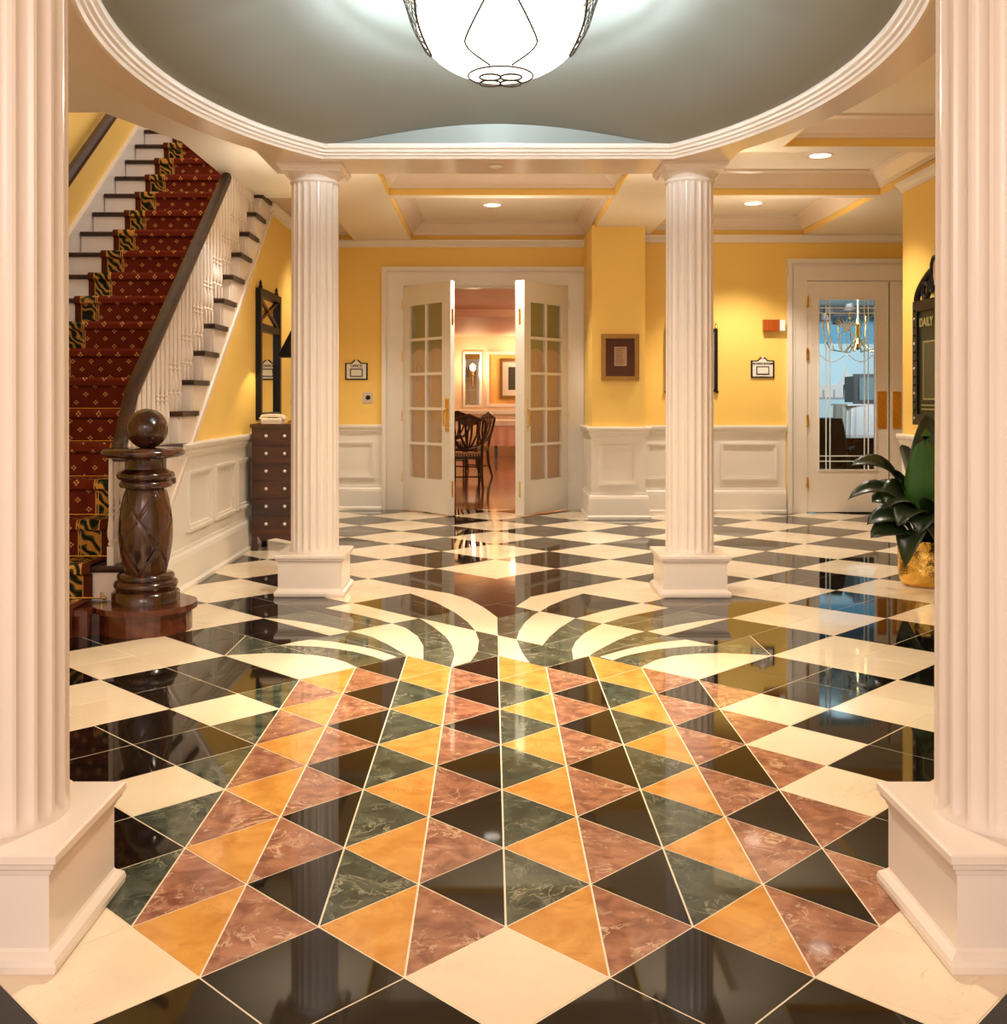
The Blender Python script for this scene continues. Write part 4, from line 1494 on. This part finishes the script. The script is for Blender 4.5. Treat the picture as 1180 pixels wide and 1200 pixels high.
# ------------------------------------------------------------------ plant in a hammered brass pot
PXc, PYc = 2.78, 6.86
t = thing('potted_plant', (PXc, PYc, 0), 'broad-leaved dark green plant in a hammered brass pot', 'plant')
pot = MB()
prof = [(.11, 0), (.13, .008), (.150, .045), (.156, .09), (.158, .20), (.160, .28), (.164, .285), (.164, .295), (.150, .295), (.148, .25)]
MB().lathe(prof, n=40).build('pot', 'hammered', t, True, 50)
MB().lathe([(.148, .255), (.08, .262), (.001, .266)], n=24, cap=False).build('soil', 'darkroom', t, True)
def leaf(base, mid, tip, wd, mat, roll=0, curl=.25):
    """broad blade along a quadratic curve with a fold along the midrib"""
    B, Mi, T_ = Vector(base), Vector(mid), Vector(tip)
    NS, NW = 14, 6
    vv = []
    for j in range(NS + 1):
        u_ = j / NS
        p = B * (1 - u_) ** 2 + Mi * 2 * u_ * (1 - u_) + T_ * u_ ** 2
        d = ((Mi - B) * (1 - u_) + (T_ - Mi) * u_).normalized()
        sd = d.cross(Vector((0, 0, 1)))
        if sd.length < .05:
            sd = Vector((1, 0, 0))
        sd.normalize()
        nr = sd.cross(d).normalized()
        rot = Matrix.Rotation(roll, 3, d)
        sd, nr = rot @ sd, rot @ nr
        if u_ < .22:
            ww = .010 + .02 * u_
        else:
            q = (u_ - .22) / .78
            ww = .012 + wd * (sin(pi * q ** .75) ** .8 if q < 1 else 0) * (1 - .15 * q)
        if j == NS:
            ww = .001
        for k in range(NW + 1):
            s2 = (k / NW - .5) * 2
            vv.append(p + sd * (ww * s2) + nr * (abs(s2) * ww * curl + .006 * sin(9 * u_ + 2 * s2) * abs(s2)))
    ff = [(j * (NW + 1) + k, j * (NW + 1) + k + 1, (j + 1) * (NW + 1) + k + 1, (j + 1) * (NW + 1) + k) for j in range(NS) for k in range(NW)]
    o = MB().add(vv, ff).build('leaf', mat, t, True, 70)
    md = o.modifiers.new('thick', 'SOLIDIFY'); md.thickness = .0025
    rib = [tuple(B * (1 - u_) ** 2 + Mi * 2 * u_ * (1 - u_) + T_ * u_ ** 2) for u_ in [q / 10 for q in range(10)]]
    return o
LV = [
 # base, mid, tip, half width, material, roll
 ((-.03, -.04, .26), (-.06, -.16, .62), (-.05, -.17, 1.02), .098, 'leaf2', .0),
 ((.02, .03, .26), (.02, -.10, .80), (.02, .0, 1.10), .125, 'leaf', .0),
 ((.05, 0, .26), (.16, -.05, .70), (.30, -.02, .95), .11, 'leaf', -.8),
 ((-.04, 0, .26), (-.16, -.02, .92), (-.49, -.06, .77), .075, 'leaf', -.5),
 ((-.05, -.02, .26), (-.22, -.08, .80), (-.52, -.10, .56), .055, 'leaf', -.5),
 ((-.04, -.03, .26), (-.16, -.12, .78), (-.30, -.12, .50), .105, 'leaf', -.6),
 ((-.05, -.02, .26), (-.20, -.10, .56), (-.40, -.10, .40), .075, 'leaf', -.5),
 ((-.05, -.04, .26), (-.20, -.12, .48), (-.39, -.14, .32), .085, 'leaf', -.6),
 ((-.03, -.05, .26), (-.14, -.20, .52), (-.21, -.24, .15), .085, 'leaf', .1),
 ((.0, -.05, .26), (.0, -.22, .54), (.02, -.28, .22), .10, 'leaf', -.1),
 ((.05, -.04, .26), (.18, -.18, .52), (.28, -.24, .16), .08, 'leaf', -.3),
 ((.05, .02, .26), (.25, .05, .60), (.48, .0, .50), .09, 'leaf', -.3),
 ((.04, .04, .26), (.16, .16, .66), (.30, .32, .62), .09, 'leaf', -.2),
 ((-.03, .05, .26), (-.14, .14, .66), (-.26, .22, .62), .10, 'leaf', -.4),
 ((-.02, -.03, .26), (-.05, -.16, .62), (-.12, -.24, .36), .11, 'leaf', .0),
 ((.01, -.03, .26), (.05, -.20, .74), (.06, -.26, .46), .12, 'leaf', .1),
 ((-.01, -.02, .26), (-.10, -.08, .62), (-.22, -.14, .46), .11, 'leaf', -.3),
 ((.02, -.02, .26), (.08, -.10, .60), (.18, -.20, .50), .11, 'leaf', -.2),
 ((.02, .04, .26), (-.06, .06, .80), (-.12, .05, .90), .10, 'leaf', .2),
 ((.02, 0, .26), (-.02, -.10, 1.0), (.14, -.10, .70), .045, 'leaf', .6),
]
LV += [
 ((-.02, -.04, .26), (-.12, -.14, .70), (-.24, -.20, .40), .10, 'leaf', -.4),
 ((.0, -.04, .26), (.02, -.18, .60), (-.02, -.30, .30), .10, 'leaf', .2),
 ((.03, .02, .26), (.10, -.04, .88), (.16, -.06, .92), .11, 'leaf', .2),
 ((-.03, .02, .26), (-.10, .02, .66), (-.18, .0, .74), .09, 'leaf', -.2),
 ((-.04, -.02, .26), (-.20, -.06, .66), (-.36, -.08, .54), .085, 'leaf', -.7),
]
for b in LV:
    leaf(b[0], b[1], b[2], b[3] * 1.12, b[4], b[5])
for k in range(9):
    a = 2 * pi * k / 9
    MB().tube([(.03 * cos(a), .03 * sin(a), .25), (.05 * cos(a), .05 * sin(a), .50)], .008, 6).build('stem', 'leaf', t, True)

# ------------------------------------------------------------------ dining room beyond the french doors
struct(MB().box(-4.5, 4.5, 11.56, 22.6, -.10, .0).build('floor_dining', 'parquet'), 'polished red-brown dining room floor')
struct(MB().box(-4.5, 4.5, 11.72, 17.0, 2.62, 2.72).box(-4.5, 4.5, 17.0, 22.6, 2.50, 2.72).build('ceiling_dining', 'pink'), 'peach dining room ceiling')
wd_ = struct(MB().box(-4.5, 4.5, 22.4, 22.6, 0, 2.6).build('wall_dining', 'peachwall'), 'peach panelled far wall of the dining room')
struct(MB().box(-2.05, -1.95, 11.72, 22.4, 0, 2.6).build('wall_dining_side', 'peachwall'), 'side wall of the dining room')
struct(MB().box(3.2, 3.3, 11.72, 22.4, 0, 2.6).build('wall_dining_far_side', 'peachwall'), 'hidden side wall of the dining room')
mb = MB(); moulded_frame(mb, 'y', 22.4, -1, -.10, 1.4, 1.03, 2.18, .06, .04); mb.build('panel_moulding', 'trimw', wd_)
MB().box(-.05, 1.35, 22.385, 22.4, 1.08, 2.13).build('grasscloth_panel', 'grasscloth', wd_)
sweep_profile('y', 22.4, -1, -.95, 3.2, [(0, .86), (.05, .87), (.06, .95), (0, .96)]).build('chair_rail', 'trimw', wd_)

t = thing('panel_mirror', (-.39, 22.4, 1.60), 'narrow white framed mirror behind the wall sconce in the dining room', 'mirror')
mb = MB(); moulded_frame(mb, 'y', 0, -1, -.20, .20, -.58, .58, .045, .03); mb.build('frame', 'trimw', t)
MB().box(-.16, .16, -.012, -.002, -.54, .54).build('mirror_glass', 'mirror', t)
t = thing('wall_sconce', (-.385, 22.37, 1.62), 'gilt candle sconce glowing on the dining room mirror', 'sconce')
MB().tube([(0, -.01, -.20), (0, -.06, -.16), (0, -.08, -.05), (0, -.07, .05)], .014, 8).build('arm', 'brass', t, True)
MB().lathe([(.012, .05), (.04, .06), (.05, .075), (.02, .08), (.02, .16)], (0, -.07, 0), 12).build('candle_cup', 'brass', t, True)
MB().ball((0, -.07, .23), .055, 12, 8, 1.4).build('bulb', 'flame', t, True)
point('sconce_bulb', (-.385, 22.15, 1.85), 14, (1, .75, .4), .05)

t = thing('framed_print', (.62, 22.38, 1.62), 'gilt framed dark landscape print on the gold dining room panel', 'picture')
mb = MB(); moulded_frame(mb, 'y', 0, -1, -.44, .44, -.42, .42, .06, .05); mb.build('frame', 'gold', t)
MB().box(-.39, .39, -.02, -.004, -.37, .37).build('mat_board', 'signw', t)
pm = plain('dark_green_print', (.05, .05, .03, 1), .6, var=.9, scale=40)
MB().box(-.26, .26, -.024, -.018, -.24, .24).build('print', pm, t)
point('picture_lamp', (.45, 22.0, 2.25), 10, (1, .78, .45), .05).data.energy = 5

# buffet with a cloth
t = thing('buffet_table', (.75, 21.6, 0), 'long buffet table under a white and pink cloth by the dining room wall', 'table')
cl_ = MB()
N_ = 60
vv = []
for k in range(N_ + 1):
    x = -.75 + 2.2 * k / N_
    vv += [(x, -.45 + .02 * sin(k * 1.1), .26), (x, -.42, .74)]
cl_.add(vv, [(2 * k, 2 * k + 2, 2 * k + 3, 2 * k + 1) for k in range(N_)])
cl_.build('skirt_cloth', 'linenpink', t, True, 80)
MB().box(-.77, 1.47, -.44, .45, .74, .765).prism_axis([(-.445, .76), (-.445, .66), (-.44, .66), (-.44, .76)], -.77, 1.47, 'x').build('top_cloth', 'linen', t)
for sx in (-.65, 1.35):
    for sy in (-.3, .35):
        MB().box(sx - .03, sx + .03, sy - .03, sy + .03, 0, .74).build('leg', 'dkwood', t)

# dining table at the side and shield-back chairs
t = thing('dining_table', (-.95, 15.9, 0), 'dining table with white cloth behind the shield-back chairs', 'table')
MB().box(-.32, .32, -1.0, 1.0, .70, .73).build('tabletop', 'dkwood', t)
MB().box(-.33, .33, -1.01, 1.01, .73, .737).box(.325, .332, -1.01, 1.01, .48, .735).box(-.33, .33, -1.017, -1.01, .48, .735).build('tablecloth', 'linen', t)
MB().lathe([(.25, 0), (.22, .03), (.05, .08), (.06, .3), (.05, .70)], n=20).build('pedestal', 'dkwood', t, True)
stripe = None
def stripe_mat():
    m, N, L, b = new_mat('striped_seat_fabric')
    tc = N.new('ShaderNodeTexCoord')
    wv = N.new('ShaderNodeTexWave'); wv.bands_direction = 'X'
    wv.inputs['Scale'].default_value = 9
    L.new(tc.outputs['Object'], wv.inputs['Vector'])
    cr = N.new('ShaderNodeValToRGB')
    cr.color_ramp.interpolation = 'CONSTANT'
    cr.color_ramp.elements[0].color = (.09, .035, .015, 1)
    cr.color_ramp.elements[1].color = (.50, .32, .14, 1)
    cr.color_ramp.elements[1].position = .5
    L.new(wv.outputs['Fac'], cr.inputs[0])
    L.new(cr.outputs[0], b.inputs['Base Color'])
    b.inputs['Roughness'].default_value = .9
    return m
STR = stripe_mat()
def make_chair():
    t = thing('dining_chair', (0, 0, 0), 'x', 'chair', 'shield-back dining chairs')
    # the chair faces -x; its back is on +y side turned by rotation
    MB().prism([(-.20, -.20), (.20, -.20), (.23, .22), (-.23, .22)], .40, .44).build('seat_rail', 'dkwood', t)
    MB().prism([(-.195, -.195), (.195, -.195), (.225, .215), (-.225, .215)], .44, .475).build('seat', STR, t)
    for sx in (-1, 1):
        MB().tube([(sx * .20, .20, .42), (sx * .20, .21, .2), (sx * .20, .21, 0)], [.022, .02, .015], 8).build('leg', 'dkwood', t, True)
        MB().tube([(sx * .18, -.18, .42), (sx * .18, -.20, .2), (sx * .19, -.26, 0)], [.024, .022, .016], 8).build('leg', 'dkwood', t, True)
    MB().tube([(-.19, -.20, .17), (.19, -.20, .17)], .011, 6).build('stretcher', 'dkwood', t, True)
    for sx in (-1, 1):
        MB().tube([(sx * .19, -.20, .17), (sx * .20, .21, .17)], .011, 6).build('stretcher', 'dkwood', t, True)
    bk = MB()
    # shield outline
    out = [(-.225, .90), (-.14, .93), (-.07, .955), (0, .985), (.07, .955), (.14, .93), (.225, .90), (.225, .80), (.20, .68), (.13, .58), (0, .53), (-.13, .58), (-.20, .68), (-.225, .80)]
    yb = lambda z: -.19 - .10 * (z - .45) / .5
    bk.tube([(x, yb(z), z) for x, z in out], .021, 8, True)
    for k in (-1.5, -.5, .5, 1.5):
        bk.tube([(k * .018, yb(.545), .545), (k * .075, yb(.72), .72), (k * .085, yb(.92), .93)], [.014, .015, .022], 6)
    bk.prism_axis([(-.15, .925), (-.10, .86), (0, .83), (.10, .86), (.15, .925), (0, .965)], yb(.9) - .012, yb(.9) + .012, 'y')
    for sx in (-1, 1):
        bk.tube([(sx * .185, -.185, .44), (sx * .185, yb(.6), .60), (sx * .19, yb(.68), .66)], .019, 8)
    bk.build('shield_back', 'dkwood', t, True)
    return t
ch0 = make_chair()
CH = [((-.33, 14.2), R(8), 'dark shield-back dining chair nearest the doorway, with striped seat'),
      ((-.30, 16.3), R(62), 'dark shield-back dining chair turned sideways behind the front one'),
      ((-.62, 17.9), R(12), 'dark shield-back dining chair farthest back, half behind the open door')]
for k, ((x, y), rz, lb) in enumerate(CH):
    o = ch0 if k == 0 else copy_tree(ch0)
    o.location = (x, y, 0)
    o.rotation_euler = (0, 0, rz)
    o['label'] = lb

# ------------------------------------------------------------------ board room beyond the glass door
struct(MB().box(3.0, 8.2, YR + .18, 17.2, -.1, 0).build('floor_board_room', 'darkroom'), 'dark board room carpet')
struct(MB().box(3.0, 8.2, YR + .18, 17.2, 2.58, 2.68).build('ceiling_board_room', 'bluepale'), 'pale board room ceiling')
wbr = struct(MB().box(3.0, 8.2, 17.0, 17.2, 0, 3.1).build('wall_board_room', 'bluewall'), 'blue far wall of the board room')
struct(MB().box(2.95, 3.05, YR + .18, 17.2, 0, 3.1).build('wall_board_room_side', 'bluewall'), 'blue side wall of the board room')
struct(MB().box(8.1, 8.2, YR + .18, 17.2, 0, 3.1).build('wall_board_room_far_side', 'bluewall'), 'hidden blue side wall of the board room')
MB().box(3.05, 8.1, 15.9, 16.3, 2.43, 2.58).build('ceiling_beam', 'blackp', wbr)
t = thing('wall_mural', (5.7, 17.0, 1.62), 'pale skyline mural on the blue board room wall', 'mural')
MB().box(-1.6, 1.6, -.02, 0, -.72, .45).build('mural_panel', 'bluepale', t)
for (x0, x1, hh) in ((-.62, .05, .20), (.1, .8, .16), (-1.4, -.7, .12), (-.1, .02, .30)):
    MB().box(x0, x1, -.032, -.02, -.40, -.40 + hh).build('mural_building', 'linen', t)
for k in range(8):
    MB().box(-.6 + k * .17, -.57 + k * .17, -.036, -.032, -.40, -.28).build('mural_pillar', 'greymatte', t)
MB().prism_axis([(-.18, -.20), (.10, -.20), (.0, -.02), (-.04, .12), (-.08, -.02)], -.034, -.02, 'y').build('mural_dome', 'linen', t)
MB().box(-1.6, 1.6, -.036, -.02, -.43, -.40).build('mural_waterline', 'greymatte', t)

bc = thing('brass_chandelier', (4.47, 13.0, 1.93), 'brass chandelier with small black shades seen through the glass door', 'chandelier')
MB().lathe([(.004, -.14), (.03, -.12), (.045, -.06), (.02, .0), (.04, .06), (.03, .12), (.05, .18), (.015, .26), (.012, .65)], n=16).build('stem', 'brass', bc, True)
for k in range(8):
    a = 2 * pi * k / 8 + .2
    rr_ = .46 if k % 2 == 0 else .36
    zz = .12 if k % 2 == 0 else .22
    am = MB().tube([(r_ * cos(a), r_ * sin(a), z) for r_, z in ((.03, .0), (rr_ * .4, -.16), (rr_ * .8, -.14), (rr_, zz - .08), (rr_, zz))], .007, 6).build('arm', 'brass', bc, True)
    MB().lathe([(.03, zz), (.012, zz + .01), (.012, zz + .10)], (rr_ * cos(a), rr_ * sin(a), 0), 8).build('candle', 'brass', am, True)
    MB().lathe([(.075, zz + .09), (.038, zz + .18)], (rr_ * cos(a), rr_ * sin(a), 0), 16, cap=False).build('shade', 'blackshade', am, True)

t = thing('television', (5.20, 14.3, 1.128), 'dark boxy television on a draped stand behind the glass door', 'television')
MB().box(-.33, .33, 0, .40, .02, .37).prism_axis([(-.04, 0), (-.04, .40), (.0, .40), (.0, 0)], -.35, .35, 'x').build('casing', 'tvgrey', t)
MB().box(-.28, .28, -.055, -.035, .05, .35).build('screen', 'tvscreen', t)
t = thing('draped_stand', (5.20, 14.5, 0), 'grey draped stand under the television', 'stand')
vv = []
N_ = 60
for k in range(N_ + 1):
    a = 2 * pi * k / N_
    sx = .50 * (abs(cos(a)) ** .4) * (1 if cos(a) >= 0 else -1)
    sy = .38 * (abs(sin(a)) ** .4) * (1 if sin(a) >= 0 else -1)
    wv_ = 1 + .05 * sin(k * 2.2)
    vv += [(sx * wv_, sy * wv_, 0), (sx * .97, sy * .97, 1.115)]
MB().add(vv, [(2 * k, 2 * k + 2, 2 * k + 3, 2 * k + 1) for k in range(N_)]).build('drape', 'greymatte', t, True, 80)
MB().box(-.48, .48, -.37, .37, 1.105, 1.125).build('top', 'greymatte', t)
t = thing('board_table', (4.85, 12.95, 0), 'dark board room table behind the glass door', 'table')
MB().box(-.95, .95, -.5, .5, .68, .74).build('tabletop', 'dkwood', t)
MB().box(-.8, .8, -.35, .35, .08, .68).build('pedestal', 'chest', t)
MB().box(-.85, .85, -.4, .4, 0, .08).build('base', 'dkwood', t)
def exec_chair():
    t = thing('board_chair', (0, 0, 0), 'x', 'chair', 'dark board room chairs')
    MB().prism([(-.26, -.24), (.26, -.24), (.26, .24), (-.26, .24)], .42, .50).build('seat', 'blackp', t)
    vv = []
    for j in range(9):
        u_ = j / 8
        z = .46 + .52 * u_
        ww = .27 - .05 * u_ ** 3
        vv += [(-ww, -.25 - .06 * u_, z), (ww, -.25 - .06 * u_, z), (ww, -.19 - .06 * u_, z), (-ww, -.19 - .06 * u_, z)]
    MB().add(vv, [(4 * j + k, 4 * j + (k + 1) % 4, 4 * (j + 1) + (k + 1) % 4, 4 * (j + 1) + k) for j in range(8) for k in range(4)] + [(0, 1, 2, 3), (35, 34, 33, 32)]).build('backrest', 'blackp', t, True)
    for sx in (-1, 1):
        MB().tube([(sx * .27, -.2, .62), (sx * .29, .18, .64), (sx * .27, .2, .46)], .025, 8).build('armrest', 'blackp', t, True)
        for sy in (-1, 1):
            MB().tube([(sx * .22, sy * .2, .44), (sx * .24, sy * .22, 0)], [.025, .018], 8).build('leg', 'dkwood', t, True)
    return t
e0 = exec_chair()
for k, (x, y, rz, lb) in enumerate(((3.80, 12.15, R(-25), 'dark board room chair seen at the hinge side of the glass'), (4.75, 12.05, R(8), 'dark board room chair seen low behind the middle of the glass'))):
    o = e0 if k == 0 else copy_tree(e0)
    o.location = (x, y, 0); o.rotation_euler = (0, 0, rz); o['label'] = lb
